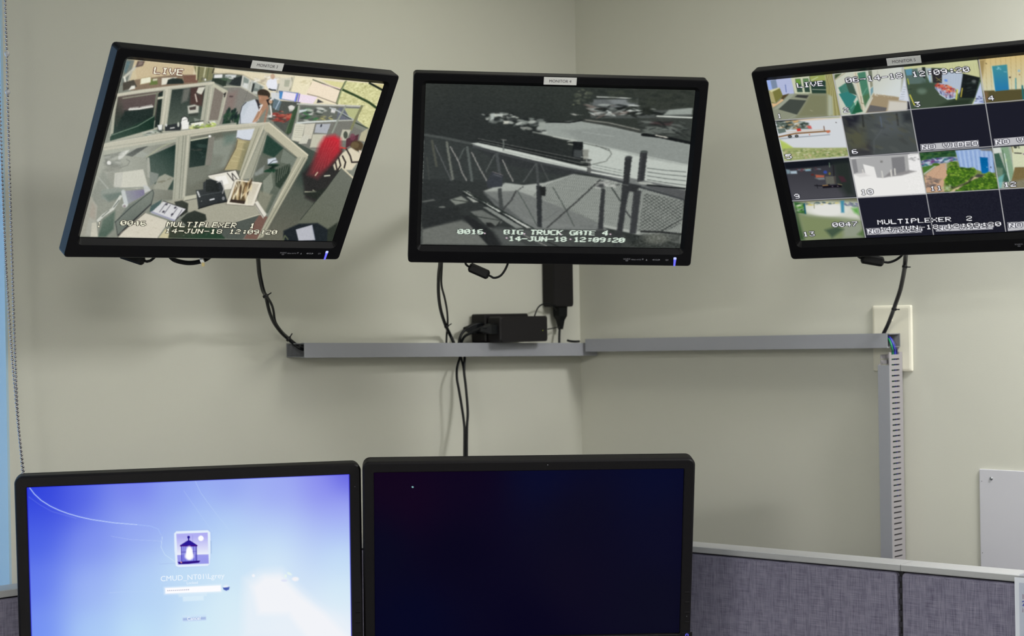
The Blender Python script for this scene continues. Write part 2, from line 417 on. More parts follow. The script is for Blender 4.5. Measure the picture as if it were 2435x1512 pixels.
        a = me.color_attributes.new('picture', 'FLOAT_COLOR', 'POINT')
        c = np.clip(s.img, 0, 255) / 255; c = np.where(c <= .04045, c / 12.92, ((c + .055) / 1.055) ** 2.4)
        a.data.foreach_set('color', np.concatenate([c, np.ones((ny, nx, 1))], -1).astype(np.float32).ravel())
        me.materials.append(material)
        o = bpy.data.objects.new(name, me); COL.objects.link(o); o.parent = parent
        return o

RM3, TM3 = [[0.74369, -0.33111, -0.58076], [-0.01632, 0.85948, -0.51091], [0.66832, 0.38944, 0.63379]], [-0.43486, -0.25388, 2.67868]
RM4, TM4 = [[0.99353, -0.05285, -0.10049], [0.00977, 0.92159, -0.38805], [0.11312, 0.38456, 0.91614]], [0.07917, -0.265, 2.98849]
RM5, TM5 = [[0.84431, 0.25893, 0.46914], [-0.01536, 0.88684, -0.46182], [-0.53563, 0.38272, 0.75275]], [0.66196, -0.26807, 2.74318]
KD = 0.9593
RDL, TDL = [[0.97987, 0.00561, -0.19957], [-0.02243, 0.99637, -0.08215], [0.19839, 0.08497, 0.97643]], [-0.53669 * KD, 0.42116 * KD, 2.83518 * KD]
RDR, TDR = [[0.99721, -0.008, -0.07423], [-0.00616, 0.98204, -0.18859], [0.07441, 0.18852, 0.97925]], [0.02953 * KD, 0.40704 * KD, 2.90655 * KD]
SW, SH = 0.474, 0.296
DW, DH = 0.5314 * KD, 0.2989 * KD
# ------------------------------------------------------------------ picture on the left wall monitor: open-plan office seen from a ceiling camera
def picture_office():
    p = Painter(RM3, TM3, SW, SH, 560, 350, (122, 126, 114)); p.c = (120, 80, 2.7)
    CR = (205, 192, 160); FR = (168, 168, 150); FRL = (196, 192, 172); FRD = (118, 122, 108); GL = (62, 76, 66); DK = (30, 42, 38)
    # upper back wall, windows
    p.grad([(480, 160), (1300, 250), (2160, 320), (2100, 500), (1500, 470), (1240, 280), (1060, 265), (940, 300), (700, 320), (450, 330)], (480, 200), (200, 186, 150), (1500, 300), (224, 214, 184))
    p.poly([(540, 175), (930, 212), (920, 268), (800, 275), (560, 300)], (196, 178, 142))
    p.poly([(480, 165), (545, 175), (500, 330), (450, 340)], (110, 116, 108))
    p.poly([(495, 180), (520, 185), (490, 260), (478, 250)], (88, 110, 112))
    p.line([(590, 180), (525, 245), (478, 285)], (190, 188, 172), 7); p.line([(525, 250), (500, 330)], (176, 174, 158), 6); p.line([(480, 285), (492, 345)], (225, 225, 210), 5)
    p.poly([(565, 180), (612, 180), (598, 212), (550, 222)], (88, 74, 68)); p.poly([(575, 185), (600, 187), (592, 205), (565, 210)], (128, 112, 102))
    p.poly([(550, 300), (800, 268), (950, 268), (950, 330), (520, 370), (470, 340)], (126, 108, 88))
    p.poly([(585, 292), (650, 280), (650, 318), (580, 332)], (228, 226, 200)); p.line([(585, 292), (650, 280), (650, 318), (580, 332), (585, 292)], (150, 130, 90), 1.4)
    p.poly([(655, 296), (690, 290), (694, 330), (640, 335)], (96, 112, 60)); p.poly([(662, 296), (692, 292), (690, 305), (662, 309)], (205, 200, 175))
    p.poly([(720, 290), (820, 284), (745, 330), (718, 335)], (222, 218, 200)); p.poly([(750, 330), (760, 300), (790, 290), (850, 295), (862, 315), (860, 325)], (34, 42, 38))
    p.poly([(855, 275), (955, 268), (950, 318), (866, 320)], (112, 82, 68))
    p.poly([(470, 320), (540, 300), (560, 345), (470, 372)], (70, 66, 58)); p.poly([(525, 340), (548, 338), (548, 358), (505, 368)], (226, 224, 212))
    p.poly([(925, 212), (1060, 226), (1045, 300), (955, 320)], (120, 118, 84)); p.line([(945, 215), (942, 300)], (206, 200, 160), 3); p.line([(960, 218), (952, 300)], (70, 74, 52), 3)
    p.line([(1000, 222), (985, 305)], (186, 184, 150), 4); p.line([(1022, 225), (1008, 300)], (90, 96, 66), 3)
    p.line([(1055, 228), (1045, 258), (1080, 262)], (56, 52, 44), 3); p.ell(998, 300, 7, 7, (250, 250, 245)); p.ell(985, 296, 12, 12, (60, 60, 52), .5)
    # far desks and cubicles
    p.poly([(1050, 262), (1245, 268), (1225, 345), (1045, 315)], (84, 92, 84)); p.poly([(1058, 268), (1110, 265), (1108, 288), (1055, 290)], (225, 225, 222)); p.poly([(1128, 268), (1200, 268), (1195, 285), (1125, 290)], (196, 200, 198))
    p.poly([(1045, 290), (1140, 296), (1130, 342), (1120, 345), (1040, 310)], (40, 50, 42)); p.poly([(1150, 330), (1180, 290), (1240, 275), (1225, 345)], (38, 44, 44)); p.specks([(1060, 280), (1180, 280), (1160, 310), (1060, 310)], 16, 7, [(230, 230, 225), (30, 40, 34), (70, 90, 70)], seed=4)
    p.poly([(1238, 268), (1290, 300), (1275, 385), (1225, 350)], (196, 196, 186)); p.poly([(1246, 280), (1280, 300), (1270, 360), (1240, 335)], (130, 140, 132)); p.poly([(1246, 320), (1275, 325), (1270, 360), (1240, 345)], (210, 212, 206))
    p.poly([(1295, 296), (1380, 345), (1365, 400), (1275, 385)], (188, 190, 180)); p.poly([(1305, 312), (1368, 345), (1358, 378), (1296, 372)], (112, 122, 116)); p.line([(1310, 330), (1300, 375)], (40, 44, 42), 5); p.poly([(1320, 320), (1350, 335), (1345, 362), (1318, 352)], (150, 158, 150))
    p.line([(1050, 262), (1150, 258), (1240, 268), (1300, 300), (1380, 330)], (178, 170, 144), 3); p.line([(1050, 266), (1150, 262), (1236, 272)], (60, 56, 46), 1)
    p.poly([(1380, 260), (1480, 285), (1490, 400), (1390, 350)], (214, 204, 180), .8); p.specks([(1290, 270), (1480, 290), (1480, 330), (1300, 310)], 22, 8, [(238, 236, 226), (150, 140, 124), (200, 192, 170)], seed=5)
    p.poly([(1398, 305), (1432, 288), (1456, 295), (1466, 360), (1440, 376), (1405, 362), (1390, 330)], (228, 230, 238)); p.ell(1432, 280, 14, 18, (190, 160, 135)); p.line([(1410, 360), (1425, 366), (1450, 368)], (36, 40, 44), 4)
    p.poly([(1480, 290), (1570, 285), (1560, 400), (1500, 420), (1470, 380)], (206, 202, 182)); p.poly([(1510, 300), (1545, 302), (1535, 345), (1505, 345)], (168, 170, 150)); p.line([(1470, 330), (1455, 400)], (150, 150, 140), 5); p.line([(1555, 285), (1560, 330), (1540, 370)], (120, 118, 100), 2)
    p.poly([(1566, 276), (1700, 300), (1870, 350), (1845, 460), (1600, 420), (1545, 370)], (232, 222, 188)); p.line([(1570, 280), (1548, 372)], (190, 186, 160), 4); p.line([(1680, 318), (1655, 400), (1690, 410)], (170, 162, 130), 2); p.specks([(1600, 290), (1700, 310), (1680, 350), (1600, 340)], 10, 6, [(200, 190, 150), (245, 238, 205)], seed=6)
    p.poly([(1690, 308), (1890, 360), (1845, 460), (1750, 430), (1640, 400)], (238, 222, 196)); p.line([(1690, 300), (1880, 372)], (40, 50, 36), 2.4); p.poly([(1740, 300), (1890, 318), (1880, 365), (1800, 330)], (216, 210, 150)); p.line([(1750, 330), (1870, 358)], (235, 200, 215), 4, .5)
    p.poly([(1890, 310), (2145, 330), (2050, 620), (1975, 560), (2000, 470), (1845, 455)], (206, 204, 148)); p.noise([(1890, 310), (2145, 330), (2050, 620), (1975, 560), (2000, 470), (1845, 455)], 15, 2, 8, asp=2)
    p.poly([(2060, 325), (2148, 330), (2140, 360)], (206, 196, 140)); p.line([(2055, 322), (2140, 368)], (20, 28, 22), 6)
    p.line([(1876, 362), (1960, 400), (2050, 445), (2100, 482)], (42, 60, 34), 7); p.line([(1905, 308), (1872, 370), (1845, 455)], (132, 142, 104), 4); p.line([(1898, 310), (1866, 370), (1838, 452)], (60, 70, 50), 1.6)
    p.line([(1960, 575), (2045, 612)], (40, 52, 40), 3)
    # lit row of monitors in the distance
    p.poly([(1470, 370), (1600, 385), (1585, 442), (1478, 425)], (90, 110, 150)); p.poly([(1498, 375), (1592, 390), (1578, 438), (1488, 422)], (236, 226, 236)); p.poly([(1478, 378), (1498, 380), (1488, 425), (1470, 418)], (70, 130, 190)); p.line([(1588, 390), (1575, 438)], (120, 130, 230), 4)
    p.poly([(1610, 392), (1720, 410), (1690, 455), (1598, 445)], (236, 220, 232)); p.line([(1605, 392), (1595, 440)], (110, 90, 200), 3); p.poly([(1722, 425), (1760, 445), (1715, 450)], (60, 60, 62)); p.line([(1655, 392), (1720, 408), (1850, 455)], (80, 76, 62), 1.6)
    p.poly([(1420, 380), (1475, 385), (1475, 430), (1425, 430)], (206, 210, 214), .9); p.poly([(1415, 430), (1610, 445), (1590, 600), (1530, 660), (1440, 580)], (74, 78, 72))
    p.poly([(1440, 420), (1490, 440), (1470, 500), (1430, 480)], (92, 110, 118)); p.line([(1478, 432), (1450, 490)], (165, 180, 195), 3)
    p.poly([(1530, 470), (1575, 470), (1570, 498), (1540, 505)], (178, 178, 168)); p.ell(1552, 478, 18, 14, (215, 214, 206)); p.specks([(1430, 500), (1560, 510), (1520, 580), (1440, 560)], 42, 10, [(150, 50, 46), (178, 84, 70), (96, 44, 40), (200, 120, 96)], seed=9)
    p.poly([(1560, 500), (1600, 460), (1560, 640), (1520, 650)], (52, 72, 50)); p.line([(1560, 520), (1515, 640)], (82, 106, 72), 3, .7)
    # right-hand cubicle row
    p.poly([(1600, 460), (2010, 475), (1950, 600), (2040, 640), (1990, 760), (1660, 740), (1540, 680)], (112, 112, 104))
    p.poly([(1615, 470), (1880, 478), (1840, 570), (1590, 575)], (96, 100, 92)); p.specks([(1625, 480), (1760, 485), (1740, 560), (1600, 565)], 26, 11, [(60, 110, 66), (40, 52, 44), (224, 226, 216), (50, 54, 56)], seed=10); p.specks([(1740, 510), (1820, 515), (1800, 565), (1720, 565)], 16, 9, [(186, 178, 110), (220, 218, 190), (70, 72, 62)], seed=11)
    p.poly([(1810, 480), (1840, 485), (1830, 515), (1805, 510)], (214, 212, 208)); p.poly([(1595, 495), (1650, 490), (1650, 500), (1600, 515)], (196, 206, 206)); p.poly([(1855, 480), (1990, 480), (1950, 560), (1840, 565)], (98, 102, 112)); p.poly([(1890, 482), (1995, 485), (1965, 560), (1925, 545)], (176, 180, 128)); p.line([(1800, 480), (1850, 500), (1955, 560)], (176, 182, 182), 4); p.line([(1878, 520), (1955, 565)], (36, 48, 36), 2)
    p.line([(1590, 455), (1720, 462), (2012, 470)], (190, 192, 182), 4); p.line([(1600, 470), (1590, 560), (1555, 680)], (150, 156, 142), 6); p.line([(1590, 578), (1700, 570), (1845, 563)], (206, 212, 206), 5); p.line([(1845, 563), (1950, 560)], (176, 178, 166), 4)
    p.line([(1900, 470), (1850, 560), (1815, 640)], (140, 146, 134), 5); p.line([(2005, 470), (1960, 560), (1935, 620)], (122, 124, 88), 7)
    p.poly([(1575, 580), (1640, 585), (1615, 700), (1555, 690)], (206, 204, 184)); p.poly([(1640, 585), (1705, 580), (1680, 680), (1625, 680)], (198, 194, 176)); p.poly([(1712, 585), (1805, 582), (1780, 645), (1700, 640)], (168, 172, 178)); p.poly([(1690, 650), (1778, 650), (1745, 735), (1670, 735)], (190, 188, 168))
    for k in range(6): p.line([(1582 - 3 * k, 598 + 14 * k), (1632 - 3 * k, 600 + 14 * k)], (120, 120, 108), 1, .6)
    p.line([(1745, 590), (1742, 600)], (40, 44, 52), 4); p.poly([(1630, 655), (1670, 660), (1650, 710), (1595, 712)], (200, 198, 182))
    p.poly([(1880, 620), (1935, 622), (1905, 690), (1860, 690)], (186, 184, 164)); p.ell(1900, 655, 14, 24, (70, 76, 66)); p.poly([(2000, 640), (2045, 610), (2030, 700), (1985, 690)], (176, 170, 140)); p.poly([(1905, 680), (1985, 650), (1975, 700), (1900, 740)], (78, 44, 52)); p.ell(1945, 668, 18, 22, (112, 60, 74), .8)
    # floor right, aisle
    p.grad([(1430, 640), (1560, 690), (1700, 760), (1850, 850), (1930, 900), (1800, 1340), (1330, 1330), (1450, 1100), (1600, 820)], (1600, 800), (64, 74, 66), (1500, 1300), (92, 92, 80)); p.poly([(1640, 780), (1760, 900), (1720, 1060), (1560, 930)], (48, 60, 54), .8, 30)
    # red-haired person and striped person at a desk
    p.poly([(1760, 760), (1880, 740), (1900, 860), (1800, 1000), (1720, 1100), (1640, 1060), (1620, 900)], (34, 32, 32), .85, 8)
    p.grad([(1765, 668), (1830, 655), (1868, 680), (1868, 760), (1800, 850), (1720, 935), (1655, 910), (1700, 800), (1735, 710)], (1840, 680), (196, 38, 50), (1690, 900), (92, 46, 48), soft=12)
    for k in range(9): p.line([(1780 + 9 * k, 680 + 3 * k), (1750 + 6 * k, 780), (1690 + 12 * k, 900 - 6 * k)], [(214, 80, 80), (130, 26, 38)][k % 2], 1.8, .32, 3)
    p.line([(1868, 735), (1905, 742)], (196, 60, 52), 4); p.ell(1972, 725, 42, 34, (76, 62, 42)); p.ell(1960, 720, 26, 20, (98, 82, 56))
    p.poly([(1880, 770), (1935, 735), (1990, 770), (2000, 800), (1940, 880), (1830, 880), (1820, 850)], (214, 204, 178), soft=3)
    for q in ([(1905, 745), (1930, 790), (1940, 830), (1985, 828)], [(1880, 790), (1900, 830), (1890, 870)], [(1855, 800), (1868, 850), (1850, 880)], [(1835, 830), (1845, 880)]): p.line(q, (44, 38, 36), 4.5)
    p.poly([(1985, 750), (2010, 760), (1990, 790)], (210, 196, 174)); p.line([(1705, 915), (1720, 895)], (210, 190, 160), 3); p.line([(1765, 918), (1798, 915)], (190, 190, 172), 4); p.line([(1640, 1020), (1710, 1020), (1690, 1010)], (176, 176, 150), 3)
    p.poly([(1630, 1030), (1800, 990), (1760, 1080), (1690, 1062)], (34, 40, 34), .8, 6)
    # desk bottom right
    p.grad([(1875, 865), (1955, 930), (1990, 900), (1810, 1345), (1480, 1345), (1610, 1200), (1770, 1010)], (1900, 900), (100, 104, 94), (1700, 1200), (94, 98, 84)); p.line([(1875, 865), (1765, 1010), (1610, 1200)], (42, 48, 42), 1.6); p.line([(1875, 862), (1948, 930)], (205, 196, 168), 5)
    p.poly([(1500, 1340), (1500, 1270), (1600, 1225), (1720, 1220), (1800, 1270), (1790, 1345)], (26, 32, 36), soft=4); p.poly([(1780, 1345), (1785, 1260), (1850, 1215), (1830, 1345)], (40, 46, 38), soft=4); p.poly([(1580, 1262), (1685, 1232), (1705, 1330), (1598, 1334)], (176, 178, 186)); p.line([(1685, 1234), (1704, 1328)], (120, 126, 140), 2)
    p.line([(1500, 1335), (1510, 1300), (1530, 1325)], (90, 98, 72), 3)
    # mid-left cubicle behind glass
    p.poly([(405, 540), (440, 400), (1050, 320), (1150, 380), (1085, 600), (380, 700)], FR)
    p.grad([(440, 405), (725, 372), (680, 560), (388, 695)], (560, 420), (92, 80, 74), (520, 640), (22, 40, 34)); p.poly([(470, 420), (690, 385), (675, 545), (640, 540), (470, 600)], (84, 72, 70), .8, 8); p.poly([(480, 500), (670, 480), (665, 540), (420, 640)], (24, 38, 34), .9, 6)
    p.line([(470, 420), (700, 385)], (142, 142, 124), 3.5); p.line([(690, 385), (668, 540)], (110, 116, 98), 5)
    for a, b, y0, y1 in ((510, 575, 492, 487), (580, 660, 486, 472)): p.line([(a, y0), (b, y1)], (224, 224, 214), 5); p.line([(a + 4, y0 - 9), (b - 4, y1 - 10)], (186, 182, 176), 2.2)
    p.poly([(388, 665), (675, 530), (668, 615), (385, 695)], (22, 44, 34)); p.line([(400, 655), (560, 600), (670, 535)], (120, 142, 122), 2); p.line([(445, 420), (425, 500), (430, 600)], (60, 60, 54), 3, .6)
    p.poly([(700, 385), (728, 372), (705, 600), (672, 610)], (28, 38, 34)); p.poly([(695, 412), (740, 405), (735, 420), (692, 428)], (200, 198, 176))
    p.grad([(785, 365), (965, 345), (1000, 340), (975, 570), (930, 590), (752, 600)], (850, 360), (40, 50, 46), (850, 600), (78, 88, 78)); p.poly([(860, 360), (905, 352), (885, 435), (845, 450)], (112, 112, 104), .8, 6); p.poly([(905, 352), (990, 342), (980, 470), (900, 460)], (74, 50, 46), .8, 6)
    p.poly([(885, 470), (930, 460), (958, 470), (955, 512), (890, 520)], (190, 190, 176), soft=3); p.poly([(895, 478), (940, 470), (938, 492), (900, 496)], (66, 60, 56)); p.poly([(890, 520), (955, 512), (950, 535), (895, 535)], (56, 62, 56)); p.poly([(925, 545), (975, 560), (930, 570)], (120, 128, 118))
    p.poly([(955, 350), (1000, 345), (975, 395), (940, 385)], (206, 204, 188)); p.line([(945, 385), (970, 420)], (60, 60, 54), 3); p.line([(935, 395), (945, 440)], (200, 186, 172), 4)
    # frame bars of that cubicle
    p.line([(432, 400), (600, 372), (760, 352), (1050, 322)], FRL, 9); p.line([(440, 411), (760, 362), (1040, 334)], FRD, 1.4, .7); p.line([(425, 400), (412, 520), (400, 640)], FR, 8)
    p.line([(752, 360), (735, 480), (716, 600)], FRL, 11); p.line([(742, 372), (712, 590)], FRD, 1.2); p.line([(770, 362), (742, 590)], (205, 200, 178), 2)
    p.poly([(1000, 340), (1060, 325), (1020, 580), (965, 580)], FR); p.line([(1042, 345), (1010, 560)], FRL, 3); p.line([(1022, 345), (990, 570)], FRD, 1.4)
    p.poly([(1050, 322), (1150, 375), (1140, 400), (1045, 345)], (186, 184, 162)); p.poly([(1060, 350), (1120, 390), (1080, 560), (1022, 560)], (120, 112, 102)); p.poly([(1118, 380), (1148, 385), (1100, 590), (1075, 590)], FR); p.line([(1135, 388), (1092, 590)], FRL, 3); p.line([(1120, 395), (1130, 385), (1122, 410)], (20, 20, 20), 3)
    # middle wall and plants
    p.poly([(1150, 350), (1230, 345), (1330, 410), (1240, 450), (1215, 520), (1205, 580), (1085, 598), (1120, 480)], (124, 122, 114)); p.line([(1120, 345), (1225, 345), (1330, 405)], (176, 174, 156), 3.5); p.poly([(1140, 385), (1205, 370), (1180, 500), (1120, 520)], (132, 104, 98), .5, 12); p.line([(1272, 375), (1245, 450)], (104, 104, 98), 1.4)
    p.ell(1165, 408, 14, 5, (60, 50, 50), .8); p.specks([(1120, 540), (1150, 490), (1190, 500), (1225, 540), (1205, 590), (1110, 595)], 70, 10, [(26, 46, 36), (44, 72, 50), (22, 34, 36), (34, 58, 44)], a=1, asp=2, rot=-1.2, seed=12)
    # objects on the near partition's shelf
    p.poly([(385, 695), (600, 660), (1060, 590), (1200, 575), (1200, 590), (700, 690), (380, 720)], (150, 152, 138))
    p.poly([(740, 595), (850, 575), (840, 625), (740, 630)], (40, 44, 46)); p.poly([(692, 592), (724, 588), (720, 628), (700, 630)], (226, 228, 222)); p.line([(690, 594), (700, 632), (722, 628), (726, 590)], (26, 28, 28), 1.4); p.ell(748, 592, 7, 9, (206, 206, 200)); p.line([(775, 612), (800, 608)], (220, 220, 214), 3)
    p.ell(866, 560, 22, 22, (238, 238, 232)); p.poly([(842, 570), (895, 568), (890, 615), (850, 620)], (232, 232, 226)); p.line([(842, 572), (848, 545), (868, 535), (888, 545), (890, 570)], (20, 20, 22), 1.8); p.line([(855, 562), (888, 550)], (120, 120, 118), 1.5); p.ell(826, 588, 7, 16, (196, 200, 186))
    p.poly([(905, 580), (985, 568), (988, 590), (920, 610)], (232, 232, 218)); p.line([(900, 578), (985, 565)], (24, 30, 26), 2.4); p.poly([(1020, 572), (1060, 565), (1070, 590), (1040, 592)], (220, 220, 212)); p.line([(1020, 572), (1040, 592)], (30, 36, 30), 2)
    p.specks([(900, 595), (1060, 580), (1060, 605), (900, 622)], 40, 7, [(168, 190, 76), (120, 150, 60), (210, 214, 130), (60, 70, 40)], seed=13); p.specks([(585, 640), (700, 620), (735, 630), (620, 660)], 22, 7, [(190, 196, 186), (30, 38, 34), (120, 136, 124)], seed=14)
    # the standing photographer
    p.poly([(1262, 445), (1318, 425), (1345, 450), (1350, 490), (1342, 560), (1320, 580), (1215, 582), (1222, 520), (1235, 470)], (200, 206, 214), soft=2); p.poly([(1240, 470), (1262, 447), (1290, 440), (1250, 520), (1222, 575)], (182, 192, 200), .7, 8); p.line([(1224, 580), (1222, 520), (1236, 470), (1262, 445)], (24, 24, 34), 1.6)
    p.poly([(1318, 425), (1340, 430), (1352, 470), (1345, 500), (1330, 450)], (44, 40, 44)); p.poly([(1340, 400), (1400, 410), (1395, 440), (1375, 455), (1345, 450)], (150, 112, 88)); p.ell(1375, 392, 42, 30, (50, 42, 34), 1, .12, .3); p.poly([(1338, 398), (1400, 405), (1410, 425), (1385, 452), (1350, 448)], (158, 118, 92), soft=2); p.ell(1352, 420, 7, 9, (176, 128, 104))
    p.poly([(1365, 442), (1405, 425), (1420, 440), (1400, 470), (1330, 570), (1300, 575), (1340, 500)], (164, 124, 98), soft=2); p.poly([(1390, 430), (1420, 420), (1432, 440), (1405, 465)], (34, 28, 28)); p.ell(1418, 440, 12, 14, (188, 152, 122)); p.ell(1422, 428, 7, 5, (236, 236, 236)); p.line([(1360, 500), (1340, 545), (1312, 572)], (200, 160, 132), 3); p.line([(1348, 470), (1365, 462), (1345, 500)], (230, 230, 232), 3)
    p.line([(1418, 470), (1425, 520), (1420, 540)], (228, 226, 220), 4); p.line([(1400, 480), (1380, 575)], (150, 116, 96), 6); p.specks([(1400, 520), (1450, 525), (1440, 555), (1405, 555)], 12, 7, [(226, 226, 220), (60, 60, 58)], seed=15)
    # area below: room seen through the near glass
    p.grad([(340, 735), (860, 655), (1330, 600), (1320, 640), (1210, 950), (870, 1060), (640, 1080), (280, 1000)], (500, 760), (150, 152, 140), (900, 980), (96, 98, 86))
    p.poly([(1040, 690), (1210, 650), (1130, 860), (1020, 900), (1040, 780)], (134, 140, 128), .9, 10); p.poly([(1120, 650), (1200, 640), (1190, 700), (1120, 720)], (82, 106, 96), .6, 14); p.poly([(1000, 780), (1120, 790), (1080, 900), (900, 980), (880, 900)], (112, 116, 104), .7, 10)
    p.poly([(1205, 675), (1290, 690), (1245, 800), (1225, 880), (1120, 880), (1165, 790), (1192, 740)], (170, 158, 116), soft=3); p.line([(1205, 690), (1195, 740), (1165, 795), (1120, 880)], (54, 46, 40), 1.4); p.poly([(1250, 700), (1290, 690), (1230, 880), (1200, 880)], (128, 124, 92), .8, 5)
    for q in ([(1200, 740), (1250, 750)], [(1180, 790), (1220, 800)], [(1165, 820), (1210, 826)], [(1215, 700), (1260, 705)]): p.line(q, (206, 196, 150), 1.6, .7)
    p.poly([(1205, 620), (1320, 605), (1300, 670), (1285, 690), (1240, 685), (1198, 672)], (206, 212, 220), soft=2); p.line([(1205, 672), (1240, 685), (1285, 690)], (60, 60, 74), 1.4)
    p.poly([(905, 690), (1020, 670), (995, 850), (895, 865)], (26, 40, 36)); p.line([(908, 690), (1015, 670)], (186, 188, 164), 4); p.specks([(905, 720), (1000, 710), (990, 800), (905, 810)], 8, 14, [(48, 66, 60), (56, 60, 54)], a=.5, seed=16); p.ell(1028, 664, 9, 8, (232, 232, 226)); p.poly([(1020, 672), (1060, 665), (1035, 850), (1000, 850)], (120, 118, 108))
    p.poly([(640, 790), (812, 715), (805, 1010), (700, 1000), (640, 930), (622, 800)], (20, 40, 34), soft=2); p.line([(622, 795), (720, 730), (815, 690)], (150, 154, 130), 5); p.poly([(625, 800), (640, 800), (650, 935), (628, 925)], (160, 160, 148))
    p.poly([(640, 890), (700, 905), (690, 950), (645, 985)], (104, 112, 106)); p.poly([(700, 925), (740, 905), (800, 930), (755, 1010), (665, 1000)], (144, 144, 128), soft=2); p.specks([(700, 930), (780, 930), (740, 980), (700, 975)], 5, 7, [(90, 86, 66)], seed=17)
    p.poly([(600, 800), (640, 780), (560, 740), (480, 745), (520, 790)], (148, 152, 142)); p.poly([(485, 785), (570, 735), (640, 722), (530, 795)], (54, 58, 56)); p.poly([(440, 780), (480, 745), (522, 742), (470, 800), (440, 820)], (220, 220, 212), soft=2)
    p.specks([(350, 780), (440, 750), (450, 880), (380, 900)], 36, 16, [(112, 114, 106), (76, 80, 74), (170, 172, 164)], a=.6, seed=18); p.ell(380, 835, 14, 14, (250, 248, 244)); p.line([(365, 820), (365, 845), (390, 850)], (60, 60, 58), 1.6); p.line([(440, 870), (500, 850), (515, 825), (490, 810)], (86, 88, 82), 2)
    p.poly([(360, 860), (440, 850), (470, 900), (400, 1010), (370, 980)], (120, 120, 110), .7, 12)
    p.poly([(418, 900), (600, 875), (632, 990), (560, 1000), (410, 990)], (222, 218, 202), soft=2); p.line([(430, 905), (425, 985)], (150, 150, 140), 1.6); p.poly([(420, 905), (470, 895), (460, 990), (412, 992)], (196, 194, 186), .7)
    # near partition: sloping top rail and posts
    p.poly([(345, 715), (700, 655), (1100, 600), (1410, 575), (1410, 605), (1100, 635), (700, 700), (335, 760)], (188, 184, 164)); p.line([(345, 738), (700, 685), (1100, 622), (1400, 594)], (140, 142, 126), 1.4); p.line([(350, 712), (700, 652), (1100, 598), (1410, 574)], (214, 208, 186), 2)
    p.poly([(325, 760), (820, 680), (818, 700), (620, 728), (330, 790)], (162, 164, 148)); p.poly([(350, 760), (240, 1200), (215, 1300), (195, 1305), (340, 730)], (150, 152, 138))
    p.poly([(812, 665), (905, 655), (868, 1075), (788, 1078)], FR); p.line([(830, 670), (800, 1070)], (140, 142, 124), 2); p.line([(858, 662), (830, 1075)], (100, 104, 92), 1.6); p.line([(875, 660), (845, 1070)], (110, 112, 100), 1.4); p.line([(890, 660), (860, 1050)], FRL, 3)
    p.poly([(1320, 600), (1385, 590), (1240, 940), (1205, 945)], (172, 170, 148)); p.line([(1372, 600), (1230, 940)], FRL, 3); p.line([(1345, 610), (1222, 930)], (112, 112, 96), 1.5); p.poly([(1240, 940), (1385, 610), (1400, 640), (1300, 930)], (156, 156, 138)); p.line([(1392, 640), (1290, 930)], (104, 108, 94), 1.5)
    # right bay of the near partition
    p.poly([(1400, 650), (1580, 800), (1480, 1000), (1400, 1160), (1300, 1080), (1310, 930)], (86, 94, 82)); p.poly([(1395, 655), (1500, 740), (1440, 800), (1370, 770)], (34, 58, 48), soft=3); p.poly([(1500, 745), (1580, 805), (1560, 850), (1480, 830)], (110, 118, 106)); p.poly([(1350, 790), (1480, 810), (1460, 880), (1310, 930)], (92, 96, 86), .9, 6)
    p.poly([(1400, 810), (1450, 800), (1465, 830), (1400, 850)], (196, 204, 212), soft=3); p.line([(1405, 845), (1435, 820), (1460, 815)], (70, 76, 80), 2); p.specks([(1400, 850), (1470, 840), (1450, 900), (1380, 890)], 24, 9, [(26, 58, 40), (20, 34, 28)], a=1, seed=19)
    p.poly([(1450, 880), (1540, 840), (1545, 900), (1480, 1000), (1450, 980)], (42, 54, 44), soft=4)
    for k in range(5): p.line([(1470 + 16 * k, 870 - 6 * k), (1460 + 14 * k, 960 - 14 * k)], (112, 118, 104), 2, .7)
    p.poly([(1370, 950), (1430, 890), (1440, 980), (1400, 1050), (1370, 1040)], (124, 130, 116)); p.line([(1425, 890), (1440, 1010)], (84, 92, 80), 2); p.poly([(1315, 900), (1380, 850), (1370, 900), (1320, 920)], (140, 146, 140), .8, 4)
    p.poly([(1345, 1010), (1430, 1040), (1380, 1160), (1330, 1100)], (130, 130, 112), .9, 6)
    p.poly([(1385, 580), (1420, 580), (1660, 780), (1655, 805), (1590, 800), (1400, 640), (1375, 620)], (182, 178, 154)); p.line([(1410, 578), (1658, 785)], (220, 212, 186), 3); p.line([(1400, 640), (1588, 800)], (112, 112, 96), 1.6)
    p.poly([(1592, 795), (1658, 800), (1470, 1130), (1370, 1310), (1330, 1325), (1420, 1150)], (164, 162, 140)); p.line([(1640, 800), (1345, 1320)], (110, 112, 96), 1.6); p.line([(1618, 800), (1440, 1120)], (196, 192, 168), 3); p.line([(1655, 810), (1480, 1130), (1380, 1320)], (84, 86, 76), 2, .8)
    # desk with printer and picture frame
    p.poly([(860, 1060), (950, 1040), (1140, 1000), (1330, 1050), (1345, 1170), (1030, 1250), (900, 1150), (700, 1090)], (158, 156, 138)); p.poly([(1350, 1165), (1240, 1325), (1130, 1322), (1200, 1210)], (78, 82, 76)); p.poly([(1345, 1170), (1400, 1180), (1330, 1325), (1245, 1322)], (110, 82, 72)); p.poly([(1030, 1250), (1345, 1168), (1230, 1325), (1050, 1310)], (74, 80, 74)); p.line([(1030, 1250), (1200, 1210), (1350, 1165)], (196, 192, 168), 2.4)
    p.poly([(865, 1050), (950, 1035), (945, 1060), (860, 1075)], (190, 188, 166)); p.line([(870, 1078), (960, 1058)], (60, 62, 58), 1.6)
